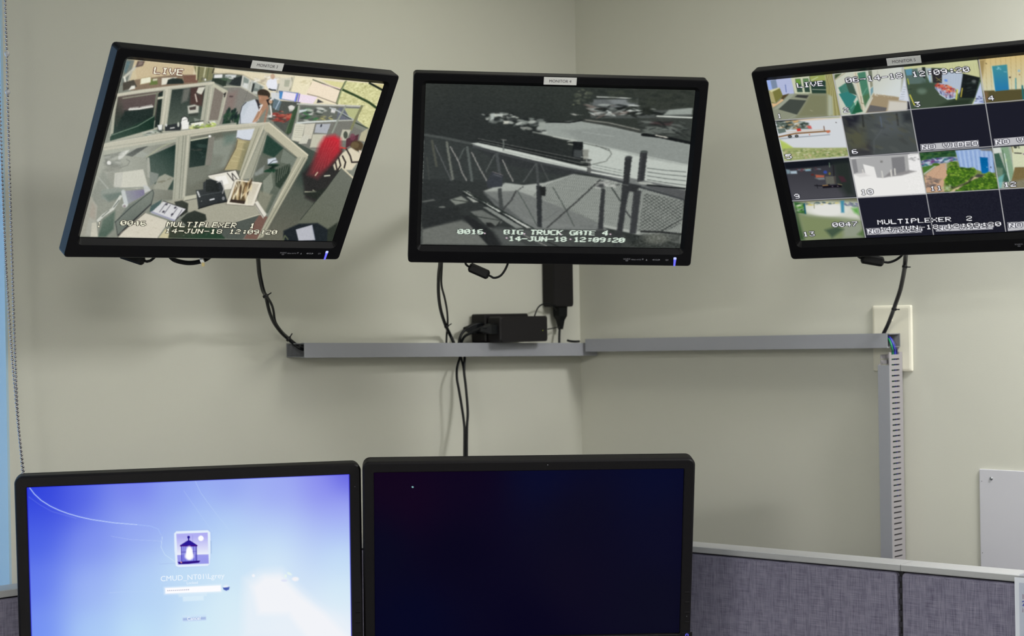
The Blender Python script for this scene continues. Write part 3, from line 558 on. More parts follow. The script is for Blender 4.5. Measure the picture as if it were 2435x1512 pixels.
    p.poly([(1015, 915), (1195, 880), (1220, 930), (1180, 1000), (1080, 1010)], (226, 222, 208)); p.line([(1015, 915), (1195, 880), (1222, 935)], (40, 38, 36), 1.6); p.line([(1140, 900), (1180, 950), (1170, 900), (1205, 940)], (50, 48, 46), 2.4); p.poly([(1060, 925), (1130, 915), (1150, 965), (1090, 985)], (240, 238, 230))
    p.poly([(985, 960), (1030, 935), (1100, 960), (1120, 1010), (1140, 1080), (1060, 1095), (955, 1130), (938, 1010), (985, 1005)], (36, 40, 42), soft=2); p.poly([(1005, 940), (1080, 955), (1090, 1020), (1000, 1020)], (24, 28, 28)); p.line([(950, 1020), (962, 1050)], (206, 208, 206), 5); p.line([(1075, 960), (1105, 950), (1118, 1000), (1110, 1030)], (150, 150, 148), 3); p.line([(1030, 1072), (1055, 1066)], (224, 226, 228), 4); p.line([(960, 1045), (1105, 1020)], (70, 76, 78), 1.4); p.line([(955, 1128), (1055, 1098), (1140, 1082)], (14, 16, 18), 3)
    p.ell(1115, 1062, 9, 12, (120, 122, 124)); p.ell(975, 1080, 4, 4, (120, 124, 124))
    p.poly([(1190, 938), (1366, 960), (1310, 1112), (1132, 1100)], (222, 216, 198)); p.line([(1190, 938), (1366, 960), (1310, 1112), (1132, 1100), (1190, 938)], (60, 54, 48), 1); p.poly([(1205, 950), (1300, 965), (1250, 1098), (1155, 1085)], (84, 70, 48)); p.grad([(1300, 965), (1345, 970), (1295, 1098), (1255, 1096)], (1300, 970), (198, 190, 170), (1290, 1095), (212, 206, 186))
    p.specks([(1208, 955), (1296, 968), (1262, 1065), (1172, 1050)], 48, 12, [(222, 206, 164), (60, 44, 30), (180, 150, 104), (238, 228, 196)], a=.95, asp=5, rot=-1.35, seed=20); p.poly([(1165, 1068), (1255, 1078), (1250, 1098), (1155, 1086)], (50, 40, 34))
    p.poly([(1312, 1090), (1335, 1078), (1392, 1165), (1370, 1192)], (218, 214, 200)); p.line([(1318, 1095), (1375, 1185)], (90, 86, 80), 1.8)
    # bottom left: monitor arm, screens, papers, chairs
    p.poly([(265, 1040), (340, 880), (420, 1000), (400, 1080), (300, 1100), (240, 1240)], (118, 122, 112), .9, 6); p.poly([(195, 1300), (262, 1050), (305, 1110), (290, 1310)], (158, 158, 146)); p.poly([(255, 1060), (300, 1120), (290, 1200), (250, 1180)], (150, 128, 112), .5, 8)
    p.poly([(330, 1010), (440, 990), (480, 1010), (440, 1050), (370, 1080), (330, 1060)], (118, 128, 120), soft=3); p.poly([(340, 1040), (470, 1020), (450, 1060), (380, 1085)], (58, 78, 72), .8, 6); p.grad([(480, 1015), (612, 1005), (608, 1040), (500, 1100)], (600, 1010), (92, 82, 130), (500, 1090), (136, 142, 148), soft=3)
    p.line([(310, 925), (375, 1000)], (160, 164, 156), 4, .8); p.line([(400, 1000), (620, 990)], (126, 130, 124), 3)
    p.poly([(600, 975), (632, 985), (650, 1010), (610, 1030)], (206, 208, 208), soft=2)
    p.poly([(660, 1008), (668, 1030), (650, 1105), (440, 1300), (420, 1220), (500, 1110)], (96, 104, 96)); p.line([(420, 1215), (520, 1120), (662, 1008), (668, 1032), (650, 1105)], (28, 36, 36), 2.4); p.line([(440, 1300), (500, 1240), (650, 1100)], (34, 36, 38), 4); p.line([(422, 1215), (436, 1300)], (40, 44, 44), 2)
    p.line([(455, 1050), (405, 1130), (345, 1170), (310, 1205)], (214, 216, 206), 8); p.line([(445, 1075), (410, 1120)], (50, 60, 58), 2.4); p.line([(380, 1140), (335, 1180)], (70, 78, 74), 2.2); p.line([(472, 1020), (490, 1100)], (200, 206, 208), 12); p.ell(482, 1108, 18, 13, (210, 214, 212)); p.ell(480, 1112, 9, 7, (110, 84, 96), .8)
    p.poly([(340, 1200), (420, 1140), (410, 1260), (360, 1310), (310, 1310)], (52, 74, 62), soft=6); p.poly([(270, 1220), (300, 1215), (310, 1310), (262, 1308)], (196, 192, 174))
    p.poly([(650, 1110), (720, 1070), (700, 1130), (640, 1150)], (52, 74, 74)); p.poly([(800, 1085), (850, 1075), (890, 1095), (885, 1150), (840, 1180)], (38, 42, 36), soft=2); p.poly([(880, 1160), (930, 1140), (1000, 1165), (1008, 1200), (960, 1235), (880, 1240), (840, 1200)], (40, 46, 40), soft=2)
    p.poly([(730, 1080), (878, 1130), (800, 1210), (648, 1155)], (212, 212, 214)); p.line([(730, 1080), (878, 1130), (800, 1210)], (24, 24, 24), 2); p.line([(655, 1150), (800, 1205)], (150, 152, 172), 5)
    for a, b in (((745, 1095), (705, 1150)), ((775, 1105), (735, 1160)), ((820, 1125), (780, 1178)), ((850, 1135), (815, 1190))): p.line([a, b], (60, 58, 70), 1.6)
    for q in ((750, 1100), (806, 1122), (730, 1148), (786, 1165)): p.ell(q[0], q[1], 9, 6, (34, 32, 44), .9, .5, -.6)
    p.poly([(610, 1155), (755, 1205), (745, 1240), (690, 1318), (435, 1312), (460, 1280)], (206, 200, 182)); p.line([(436, 1312), (470, 1275), (612, 1155)], (60, 56, 50), 1.6); p.specks([(620, 1180), (740, 1215), (680, 1300), (480, 1290)], 24, 4, [(176, 168, 150)], a=.5, seed=21)
    p.poly([(700, 1315), (745, 1255), (790, 1300), (780, 1320)], (196, 188, 150)); p.grad([(780, 1230), (900, 1240), (1060, 1250), (1130, 1322), (760, 1318)], (900, 1240), (52, 58, 46), (950, 1320), (36, 58, 42)); p.line([(1030, 1250), (1000, 1300)], (60, 66, 60), 2)
    for k in range(5): p.ell(860 + 55 * k, 1300 - 6 * k, 5, 2, (120, 128, 112), .7)
    p.poly([(190, 1300), (262, 1050), (280, 1060), (225, 1308)], (150, 148, 134), .8, 4)
    p.ell(430, 880, 260, 210, (182, 186, 174), .34, 1.2); p.ell(700, 960, 300, 160, (150, 154, 142), .22, 1.2); p.ell(330, 1180, 120, 130, (170, 172, 160), .3, 1.2)
    p.soften(1); p.noise([(487, 165), (2150, 320), (1810, 1345), (185, 1312)], 3, 1.6, 33); p.img = 255 * (np.clip(p.img, 0, 255) / 255) ** .93
    WH, OU = (240, 238, 214), (44, 40, 34)
    p.c = (220, 130, 6.047); p.text('LIVE', (905, 190), (1340, 222), (888, 282), WH, (112, 78, 72))
    p.c = (180, 350, 6.047); p.text('1', (335, 1085), (385, 1087), (322, 1160), WH, OU); p.text('0046', (665, 1062), (1045, 1072), (650, 1132), WH, OU)
    p.c = (0, 0, 1); p.text('MULTIPLEXER  1', (400.5, 528.5), (612.5, 532.5), (396.5, 541), WH, OU); p.text('14-JUN-18 12:09:20', (396.5, 545), (664.5, 548.7), (393, 556), WH, OU)
    return p

# ------------------------------------------------------------------ picture on the middle wall monitor: truck gate in grey
def picture_gate():
    p = Painter(RM4, TM4, SW, SH, 600, 375, (40, 43, 46)); p.c = (950, 150, 2.853)
    p.field([((200, 160), (62, 64, 56)), ((700, 170), (58, 62, 54)), ((1150, 190), (52, 58, 50)), ((1800, 220), (54, 58, 48)), ((250, 330), (44, 48, 48)), ((700, 300), (46, 52, 50)), ((1100, 330), (46, 52, 48)), ((260, 450), (34, 35, 42)), ((600, 450), (32, 32, 40)), ((950, 520), (30, 30, 38)), ((200, 600), (50, 52, 54)), ((500, 700), (58, 62, 64)), ((250, 950), (38, 38, 44)), ((400, 1100), (52, 54, 54))], 90)
    # road and forecourt
    p.poly([(980, 410), (1240, 390), (1420, 420), (1640, 470), (1980, 540), (1960, 870), (1600, 800), (1300, 740), (1290, 560), (1100, 515), (950, 480)], (148, 156, 146), soft=2)
    p.poly([(1240, 545), (1420, 580), (1700, 640), (1965, 690), (1950, 850), (1620, 800), (1300, 720), (1250, 640)], (186, 194, 180), soft=3)
    p.poly([(1700, 650), (1968, 698), (1970, 560), (1640, 480), (1420, 440), (1100, 460), (1250, 540), (1440, 580)], (132, 138, 132), .7, 8); p.line([(1240, 470), (1450, 500)], (160, 168, 160), 3, .5)
    p.line([(1240, 545), (1420, 585), (1440, 620), (1400, 670), (1310, 690)], (112, 116, 106), 2.5); p.line([(1330, 560), (1430, 600)], (90, 94, 88), 2); p.line([(1040, 500), (1180, 525)], (190, 196, 180), 3); p.line([(1250, 540), (1960, 695)], (192, 198, 186), 1.6, .7)
    p.poly([(1290, 700), (1500, 760), (1960, 840), (1950, 860), (1600, 800), (1290, 725)], (190, 196, 182), .8, 3)
    # bank, hedge, cars at top right
    p.poly([(1250, 380), (1420, 400), (1640, 450), (1640, 480), (1420, 430), (1240, 400)], (62, 62, 58)); p.line([(1260, 388), (1420, 408), (1640, 458)], (150, 146, 128), 2.6)
    p.poly([(1290, 270), (1620, 240), (1620, 330), (1990, 310), (1980, 380), (1300, 375)], (76, 80, 78), soft=3); p.poly([(1320, 250), (1590, 240), (1600, 300), (1440, 305), (1310, 290)], (96, 100, 104), soft=4); p.poly([(1420, 250), (1580, 245), (1560, 295), (1470, 300)], (118, 124, 128), soft=6)
    p.line([(1340, 232), (1460, 236), (1575, 242)], (206, 208, 196), 3); p.line([(1360, 241), (1580, 249)], (18, 20, 24), 1.8)
    p.specks([(1290, 285), (1600, 290), (1620, 345), (1300, 370)], 60, 13, [(210, 216, 206), (30, 30, 34), (150, 158, 150), (22, 24, 26), (120, 90, 80)], a=.9, asp=6, seed=31)
    p.specks([(1560, 300), (1800, 320), (1800, 370), (1560, 360)], 34, 13, [(24, 26, 26), (40, 44, 36), (180, 190, 178)], a=.9, asp=5, seed=32)
    p.poly([(1830, 320), (1990, 305), (1985, 350), (1790, 355)], (146, 156, 144), soft=3); p.line([(1745, 362), (1985, 373)], (220, 224, 206), 4); p.line([(1700, 378), (1985, 392)], (60, 58, 56), 4)
    p.poly([(1610, 385), (1985, 385), (1975, 545), (1850, 525), (1640, 480)], (58, 62, 58), soft=3); p.poly([(1700, 400), (1860, 400), (1840, 428), (1700, 420)], (78, 46, 50), soft=3); p.poly([(1680, 430), (1850, 435), (1870, 480), (1700, 490), (1650, 460)], (96, 102, 94), soft=5)
    p.line([(1650, 488), (1760, 500), (1975, 545)], (20, 20, 26), 9); p.line([(1740, 492), (1815, 508)], (212, 200, 176), 4); p.specks([(1620, 400), (1960, 400), (1960, 530), (1660, 480)], 50, 12, [(40, 42, 42), (84, 92, 86), (26, 28, 32), (130, 136, 126)], a=.6, asp=6, rot=.12, seed=33)
    p.specks([(1180, 180), (1320, 180), (1300, 250), (1180, 300)], 34, 8, [(110, 112, 78), (84, 92, 66), (38, 44, 38)], a=.7, asp=2, seed=34); p.specks([(1330, 160), (1980, 200), (1990, 300), (1620, 280), (1400, 230)], 60, 14, [(44, 50, 42), (62, 68, 50), (36, 42, 38)], a=.6, asp=3, seed=35)
    p.specks([(1160, 345), (1240, 345), (1240, 360), (1160, 358)], 6, 6, [(180, 176, 160)], a=.8, asp=5, seed=36)
    # bright gaps under the trees
    p.specks([(555, 345), (760, 345), (960, 390), (1000, 420), (990, 480), (900, 470), (700, 410), (580, 400)], 90, 12, [(176, 182, 168), (120, 128, 120), (34, 36, 40), (196, 196, 176), (36, 38, 42)], a=.95, asp=2.6, seed=37)
    p.poly([(620, 345), (645, 342), (640, 385), (615, 390)], (172, 182, 172), soft=3); p.poly([(660, 345), (700, 350), (698, 368), (665, 362)], (186, 192, 180), soft=3); p.poly([(705, 395), (740, 395), (738, 415), (705, 415)], (200, 198, 172), soft=3); p.poly([(945, 400), (990, 402), (985, 450), (940, 440)], (150, 158, 146), soft=4)
    p.line([(1015, 402), (1150, 405), (1240, 392)], (24, 24, 30), 4); p.line([(905, 470), (1000, 490), (1110, 518), (1180, 525)], (168, 172, 156), 3, .8, 3)
    # dark vehicle / box by the corner
    p.poly([(1180, 535), (1245, 538), (1242, 660), (1170, 640)], (24, 24, 32)); p.poly([(1185, 590), (1240, 592), (1240, 650), (1180, 640)], (74, 78, 82), .8, 4); p.poly([(1242, 588), (1285, 590), (1280, 650), (1248, 662)], (140, 138, 122), soft=3); p.line([(1140, 535), (1200, 528)], (190, 190, 172), 2.4); p.line([(1145, 552), (1175, 556)], (160, 158, 140), 3)
    # shaded ground behind the gate
    p.poly([(170, 490), (480, 560), (1290, 740), (1160, 760), (960, 820), (700, 830), (560, 800), (160, 790)], (54, 58, 60), .8, 6)
    p.poly([(500, 570), (700, 600), (1270, 745), (1100, 765), (700, 690)], (48, 48, 56), .8, 6)
    p.poly([(570, 870), (720, 815), (840, 830), (980, 815), (1180, 755), (1400, 790), (1930, 900), (1910, 1230), (1300, 1100), (1000, 1130), (760, 1020)], (166, 170, 158), soft=3)
    p.poly([(570, 875), (800, 870), (1130, 990), (1340, 1085), (1420, 1140), (900, 1130), (640, 960)], (120, 122, 119), .95, 4)
    p.poly([(560, 870), (700, 960), (880, 1110), (840, 1110), (600, 920)], (84, 86, 88), .7, 4)
    # chain-link mesh
    base = [(985, 830), (1190, 755), (1500, 815), (1930, 905), (1905, 1160), (1640, 1150), (1340, 1090), (1120, 985), (900, 900)]
    w, al = p.cover(base, 3.0)
    if w is not None:
        x, y = p.X[w], p.Y[w]; n = np.maximum(np.abs(np.sin((x * .62 + y) * .95)), 0); m = np.abs(np.sin((x * .78 - y) * .82))
        k = np.clip((.42 - n) * 2.6, 0, 1) + np.clip((.42 - m) * 2.6, 0, 1); p.img[w] += ((np.array([58, 64, 60]) - p.img[w]) * (np.clip(k, 0, 1) * al * .98)[..., None])
    w, al = p.cover([(1660, 885), (1930, 935), (1905, 1100), (1780, 1150), (1620, 1140)], 3.0)
    if w is not None:
        x, y = p.X[w], p.Y[w]; n = np.abs(np.sin((x * .55 + y) * .42)); m = np.abs(np.sin((x * .8 - y) * .38))
        k = np.clip((.45 - n) * 3, 0, 1) + np.clip((.45 - m) * 3, 0, 1); p.img[w] += ((np.array([64, 66, 64]) - p.img[w]) * (np.clip(k, 0, 1) * al * .98)[..., None]); 
    w, al = p.cover([(560, 870), (800, 840), (1000, 900), (1340, 1080), (1300, 1120), (760, 1040)], 3.0)
    if w is not None:
        y = p.Y[w] + .25 * p.X[w]; p.img[w] -= (np.abs(np.sin(y * 1.2)) * al * 9)[..., None]
    # gate rails and braces
    p.line([(175, 490), (300, 510), (480, 548)], (72, 76, 76), 8); p.poly([(488, 545), (540, 545), (1290, 720), (1940, 870), (1935, 935), (1500, 810), (1270, 752), (700, 610), (500, 565)], (96, 98, 100), soft=2)
    p.poly([(485, 548), (530, 543), (800, 600), (1285, 715), (1290, 740), (900, 660), (600, 585)], (196, 202, 188), soft=1.6); p.line([(700, 598), (1290, 738), (1560, 800)], (150, 156, 148), 2); p.line([(500, 572), (900, 672), (1290, 752), (1600, 835), (1935, 930)], (62, 62, 70), 6)
    p.poly([(1290, 722), (1500, 770), (1940, 850), (1940, 900), (1500, 800)], (116, 118, 118), soft=2); p.line([(1300, 742), (1520, 782)], (206, 210, 196), 5); p.poly([(1590, 800), (1700, 815), (1940, 870), (1935, 925), (1700, 850)], (84, 82, 88), soft=2); p.poly([(1600, 805), (1700, 812), (1760, 840), (1640, 825)], (170, 172, 160), soft=3)
    for a, b in (((530, 515), (1290, 668)), ((540, 532), (1270, 690))): p.line([a, b], (112, 108, 104), 1.5); p.line([(a[0], a[1] + 8), (b[0], b[1] + 8)], (20, 20, 26), 2)
    p.line([(705, 525), (705, 590)], (100, 108, 102), 4); p.line([(690, 522), (722, 525)], (150, 140, 132), 2)
    for a, b, c, wd in (((320, 540), (360, 790), (110, 112, 98), 7), ((460, 575), (490, 800), (86, 94, 92), 8), ((220, 530), (250, 700), (82, 80, 66), 7), ((240, 560), (350, 800), (92, 92, 96), 3), ((660, 620), (690, 830), (72, 74, 80), 9), ((440, 580), (400, 660), (90, 100, 96), 3), ((645, 625), (585, 740), (96, 98, 98), 3), ((930, 690), (940, 830), (70, 72, 76), 8), ((925, 685), (840, 810), (88, 90, 92), 3), ((960, 690), (1010, 800), (82, 82, 84), 2.5), ((185, 640), (200, 790), (70, 70, 64), 3)): p.line([a, b], c, wd)
    for q in ([(345, 570), (400, 670), (425, 750), (455, 800)], [(490, 610), (545, 720), (590, 800)], [(700, 660), (735, 740), (770, 805)]): p.line(q, (160, 150, 142), 3.2)
    # sign, posts and lower rail
    p.poly([(628, 738), (700, 762), (695, 840), (600, 850), (590, 810)], (52, 54, 72), soft=3); p.line([(630, 740), (698, 764)], (126, 104, 110), 2); p.line([(640, 758), (690, 775)], (110, 112, 124), 3, .6)
    p.poly([(665, 855), (690, 850), (705, 1000), (680, 1010)], (66, 68, 70)); p.poly([(928, 835), (965, 835), (965, 1120), (935, 1115)], (46, 46, 54)); p.poly([(950, 842), (992, 842), (990, 905), (955, 900)], (34, 32, 36))
    p.line([(790, 870), (760, 930), (695, 1005)], (66, 64, 66), 5); p.line([(800, 870), (860, 970), (935, 1110)], (70, 80, 74), 2.4); p.line([(800, 868), (840, 840)], (90, 90, 86), 3)
    p.line([(1040, 845), (1130, 1000), (1185, 1110)], (66, 76, 70), 2.6); p.line([(1360, 795), (1200, 945), (1000, 1120)], (64, 62, 64), 4.5); p.line([(965, 1080), (1100, 990)], (90, 90, 92), 1.6, .6)
    p.poly([(1370, 850), (1395, 860), (1390, 960), (1380, 1130), (1345, 1130), (1360, 960)], (52, 50, 58), soft=2); p.poly([(1335, 830), (1370, 800), (1400, 805), (1390, 850), (1340, 850)], (82, 80, 84), soft=4); p.specks([(1330, 800), (1490, 810), (1480, 850), (1340, 850)], 20, 9, [(190, 188, 176), (56, 54, 58)], a=.8, seed=40)
    p.poly([(1530, 640), (1578, 640), (1555, 830), (1515, 825)], (46, 44, 52)); p.ell(1556, 637, 24, 9, (150, 156, 150)); p.ell(1556, 642, 22, 8, (60, 60, 66)); p.poly([(1635, 605), (1684, 600), (1660, 800), (1612, 810)], (50, 48, 56)); p.ell(1660, 604, 24, 9, (70, 78, 76)); p.line([(1645, 620), (1625, 800)], (86, 84, 92), 2, .7)
    p.poly([(1510, 825), (1565, 835), (1540, 960), (1510, 1165), (1470, 1165), (1500, 960)], (50, 48, 56), soft=3); p.poly([(1590, 860), (1640, 870), (1605, 1160), (1560, 1160)], (56, 54, 62), soft=3)
    p.poly([(1560, 820), (1640, 835), (1600, 880), (1540, 870)], (48, 46, 54), soft=3); p.line([(1440, 850), (1500, 940)], (60, 66, 64), 4); p.line([(1530, 1000), (1575, 1060)], (66, 66, 70), 4)
    for k in range(4): p.line([(1680, 715 + 26 * k), (1800, 730 + 28 * k), (1945, 742 + 30 * k)], (70, 76, 76), 1.8)
    for k in range(3): p.line([(1310, 690 + 18 * k), (1510, 732 + 18 * k)], (110, 118, 112), 1.5)
    p.line([(1680, 830), (1940, 855)], (24, 24, 30), 4); p.poly([(1275, 660), (1296, 655), (1300, 745), (1278, 745)], (96, 94, 92)); p.line([(1280, 655), (1275, 745)], (40, 38, 42), 2)
    for k in range(5): p.line([(1232, 640 + 16 * k), (1300, 643 + 16 * k)], [(190, 190, 170), (40, 40, 40)][k % 2], 2.5, .8)
    p.line([(1640, 1145), (1780, 1150), (1920, 1165)], (44, 42, 46), 6); p.line([(1780, 1140), (1920, 1060)], (60, 60, 60), 3); p.poly([(1640, 1160), (1910, 1160), (1905, 1262), (1560, 1260)], (60, 62, 58), .8, 6); p.ell(1740, 1195, 80, 34, (112, 112, 96), .7, .8); p.noise([(1600, 1150), (1900, 1150), (1890, 1260), (1560, 1255)], 14, 2, 41)
    p.poly([(430, 870), (460, 870), (510, 905), (480, 905)], (180, 180, 164)); p.poly([(455, 910), (500, 910), (545, 945), (500, 948)], (160, 162, 148)); p.poly([(560, 940), (600, 950), (690, 1010), (670, 1015)], (196, 198, 184)); p.poly([(700, 1020), (730, 1030), (890, 1120), (860, 1125)], (192, 192, 180)); p.poly([(565, 980), (600, 980), (840, 1120), (790, 1125)], (128, 132, 124))
    p.line([(430, 862), (560, 935), (700, 1010), (910, 1125)], (34, 44, 40), 3); p.line([(430, 885), (600, 975), (860, 1125)], (30, 34, 36), 3.4)
    p.poly([(340, 930), (420, 905), (470, 945), (380, 965)], (128, 132, 118), soft=3); p.line([(360, 930), (470, 945)], (34, 38, 36), 2); p.poly([(150, 940), (230, 925), (240, 935), (160, 948)], (98, 98, 94), soft=3); p.ell(290, 980, 22, 6, (130, 132, 122), .8)
    p.poly([(480, 1010), (560, 1000), (700, 1080), (620, 1130), (540, 1060)], (104, 106, 100), soft=3); p.poly([(150, 1120), (420, 1070), (520, 1110), (600, 1240), (150, 1235)], (108, 108, 100), soft=8); p.poly([(420, 1040), (470, 1040), (760, 1240), (600, 1240)], (38, 36, 42), soft=3); p.poly([(150, 1000), (400, 980), (420, 1060), (160, 1130)], (42, 42, 46), soft=6)
    p.line([(470, 1035), (680, 1070)], (40, 44, 42), 2); p.line([(520, 1030), (550, 1090)], (60, 62, 60), 1.6); p.poly([(585, 1085), (620, 1085), (650, 1110), (690, 1065), (680, 1090), (640, 1130), (590, 1110)], (40, 38, 42)); p.grad([(620, 1120), (1500, 1150), (1600, 1260), (700, 1245)], (700, 1120), (92, 94, 92), (1400, 1250), (66, 66, 64), .8, 10)
    p.poly([(690, 1130), (760, 1130), (960, 1240), (860, 1240)], (60, 60, 62), .8, 4); p.line([(760, 1130), (1000, 1245)], (150, 138, 130), 2); p.line([(940, 1190), (1080, 1248)], (44, 42, 44), 3); p.poly([(1340, 1130), (1385, 1130), (1370, 1250), (1330, 1250)], (60, 60, 62), .8, 5); p.poly([(1440, 1150), (1510, 1150), (1500, 1255), (1450, 1250)], (50, 48, 54), .8, 5)
    g = p.img.mean(-1, keepdims=True); p.img = g + (p.img - g) * .42; p.img += np.array([-1, 2, 0])
    p.noise([(150, 130), (2015, 180), (1910, 1270), (130, 1245)], 3.5, 1.5, 42, asp=2.2)
    r = np.random.default_rng(5)
    for k in range(0, p.ny, 2): p.img[k:k + 1] = np.roll(p.img[k:k + 1], int(r.integers(0, 3)), 1)
    p.soften(2)
    WH = (222, 238, 222)
    p.c = (0, 0, 1); p.text('0016   BIG TRUCK GATE 4', (1088.5, 546), (1449, 549.6), (1087.5, 557.5), WH, (60, 64, 62), glitch=.13, bold=.5); p.text('14-JUN-18 12:09:20', (1210, 562.5), (1488, 566.5), (1209, 574), WH, (60, 64, 62), glitch=.13, bold=.5)
    for x, y in ((1153, 556), (1247, 557), (1333, 558), (1452, 558), (1205, 567), (1357, 570)): p.ell(x, y, 2.4, 1.6, (226, 200, 216), .9, .5)
    return p

# ------------------------------------------------------------------ picture on the right wall monitor: grid of sixteen cameras
def picture_grid():
    p = Painter(RM5, TM5, SW, SH, 600, 375, (26, 27, 38)); C = (1770, 80, 2.7008); p.c = C
    U = p.U; V = p.V
    p.img[:] = (27, 28, 40)
    def cell(i, j):
        p.clip = ((U >= i / 4) & (U <= (i + 1) / 4) & (V >= j / 4) & (V <= (j + 1) / 4)).astype(float)
    # 1 entrance with two mats
    cell(0, 0); p.c = (1800, 120, 6.872)
    p.poly([(140, 480), (1260, 380), (1380, 1090), (260, 1160)], (128, 132, 112)); p.poly([(145, 480), (560, 440), (600, 715), (330, 760), (190, 650)], (176, 184, 216)); p.poly([(205, 500), (300, 480), (330, 620), (240, 640)], (120, 136, 160)); p.poly([(145, 490), (205, 485), (240, 640), (180, 660)], (150, 172, 226))
    for k in range(7): p.line([(320, 500 + 30 * k), (575, 475 + 32 * k)], (150, 158, 190), 1, .5)
    p.poly([(545, 455), (850, 425), (900, 715), (610, 715)], (196, 200, 172)); p.poly([(615, 475), (700, 470), (740, 690), (650, 690)], (54, 78, 66)); p.poly([(740, 470), (830, 465), (860, 690), (775, 690)], (48, 70, 58)); p.poly([(620, 480), (695, 475), (705, 560), (640, 570)], (104, 146, 60)); p.poly([(745, 475), (825, 470), (830, 520), (755, 540)], (96, 132, 84))
    p.poly([(845, 430), (1120, 400), (1130, 710), (890, 712)], (40, 62, 52)); p.poly([(850, 430), (1110, 405), (1115, 500), (870, 520)], (150, 160, 90)); p.line([(880, 500), (985, 445)], (196, 212, 170), 4); p.line([(900, 585), (1120, 590)], (160, 172, 150), 2); p.line([(895, 645), (1125, 652)], (186, 196, 176), 3); p.line([(1105, 405), (1135, 720)], (190, 196, 160), 3)
    p.poly([(1110, 400), (1235, 385), (1360, 1070), (1140, 1080)], (150, 146, 98))
    for k in range(7): p.line([(1120 + 14 * k, 400), (1180 + 12 * k, 600), (1150 + 32 * k, 1080)], [(112, 108, 62), (196, 192, 140)][k % 2], 2)
    p.poly([(1140, 720), (1220, 760), (1240, 1070), (1140, 1080)], (168, 176, 160), .8, 4)
    p.poly([(190, 665), (360, 615), (415, 750), (300, 865), (230, 870)], (118, 116, 62)); p.poly([(190, 665), (250, 690), (300, 870), (225, 850)], (168, 160, 112)); p.poly([(190, 665), (345, 615), (365, 625), (230, 690)], (206, 204, 160)); p.poly([(415, 740), (520, 712), (420, 810), (380, 800)], (78, 66, 44)); p.poly([(230, 870), (300, 880), (400, 800), (440, 830), (250, 940)], (214, 178, 134))
    p.poly([(610, 715), (895, 712), (1130, 720), (1140, 1080), (520, 1130), (270, 1150), (250, 950), (430, 820), (520, 720)], (138, 142, 122)); p.poly([(860, 720), (1135, 730), (1140, 1080), (640, 1100), (800, 830)], (120, 122, 92), .9, 10); p.poly([(520, 805), (795, 825), (645, 1058), (340, 970)], (66, 72, 66)); p.poly([(650, 735), (840, 742), (800, 792), (605, 770)], (56, 58, 56)); p.poly([(430, 830), (520, 720), (610, 720), (530, 800), (350, 960), (260, 980)], (150, 156, 140)); p.line([(510, 1130), (640, 1060)], (170, 174, 160), 1.4); p.line([(455, 570), (470, 690)], (60, 80, 140), 3); p.line([(860, 985), (900, 1000)], (180, 178, 150), 2)
    # 2 glass doors
    cell(1, 0)
    p.poly([(1240, 380), (2300, 290), (2300, 1000), (1370, 1090)], (196, 200, 184)); p.poly([(1260, 400), (1380, 385), (1265, 480)], (70, 84, 56)); p.line([(1265, 490), (1430, 380)], (150, 132, 92), 2.6); p.poly([(1320, 620), (1440, 540), (1620, 960), (1600, 1050), (1530, 1050)], (64, 120, 104)); p.poly([(1330, 720), (1480, 680), (1620, 760), (1520, 930), (1450, 930)], (50, 122, 116)); p.poly([(1440, 540), (1540, 520), (1620, 740), (1500, 700)], (58, 84, 70))
    for k in range(5): p.line([(1370 + 10 * k, 590 + 26 * k), (1450 + 8 * k, 575 + 24 * k)], (110, 150, 150), 1.2, .7)
    p.poly([(1640, 820), (1720, 1010), (1540, 1050)], (34, 92, 64)); p.line([(1640, 820), (1525, 960)], (90, 170, 140), 4); p.line([(1325, 640), (1290, 690), (1340, 710)], (206, 210, 204), 4)
    p.poly([(1620, 380), (1780, 350), (1860, 740), (1750, 920), (1680, 760)], (72, 124, 100)); p.poly([(1720, 750), (1850, 700), (1760, 930)], (78, 110, 74), .9, 6); p.line([(1790, 620), (1700, 770)], (120, 170, 146), 3); p.poly([(1570, 370), (1630, 365), (1760, 960), (1730, 1020), (1690, 960)], (206, 200, 178)); p.line([(1600, 375), (1720, 950)], (150, 140, 110), 1.6); p.line([(1560, 560), (1720, 1000)], (60, 76, 66), 2)
    p.poly([(1760, 340), (1890, 330), (1900, 620), (1840, 790)], (190, 194, 180)); p.poly([(1800, 340), (1870, 335), (1880, 470), (1850, 560)], (110, 116, 98)); p.line([(1690, 760), (1700, 870), (1740, 880)], (120, 110, 84), 3); p.line([(1800, 345), (1850, 720)], (226, 228, 214), 4); p.poly([(1845, 640), (1890, 600), (1890, 690), (1850, 750)], (112, 150, 160)); p.poly([(1835, 520), (1880, 520), (1885, 590), (1845, 620)], (140, 140, 120))
    p.grad([(1870, 320), (2420, 270), (2450, 960), (2000, 800), (1900, 720)], (1900, 400), (196, 198, 184), (2200, 700), (206, 212, 210)); p.poly([(1890, 720), (2240, 760), (2440, 800), (2440, 1000), (1760, 1030)], (156, 140, 112), soft=3); p.poly([(2150, 830), (2450, 850), (2450, 1000), (2120, 1010)], (206, 204, 196), .9, 6); p.specks([(1900, 710), (2200, 735), (2190, 780), (1910, 750)], 30, 6, [(236, 232, 220), (176, 160, 130)], seed=50); p.poly([(1840, 900), (2115, 945), (2095, 1000), (1780, 1025)], (98, 96, 96)); p.line([(1760, 1020), (1880, 780)], (210, 212, 200), 5)
    p.c = (2115, 100, 6.3); p.poly([(215, 530), (300, 900), (130, 880)], (206, 212, 222))
    for k in range(6): p.line([(205 - 12 * k, 680 + 38 * k), (240 - 6 * k, 684 + 36 * k)], (120, 124, 130), 1.4)
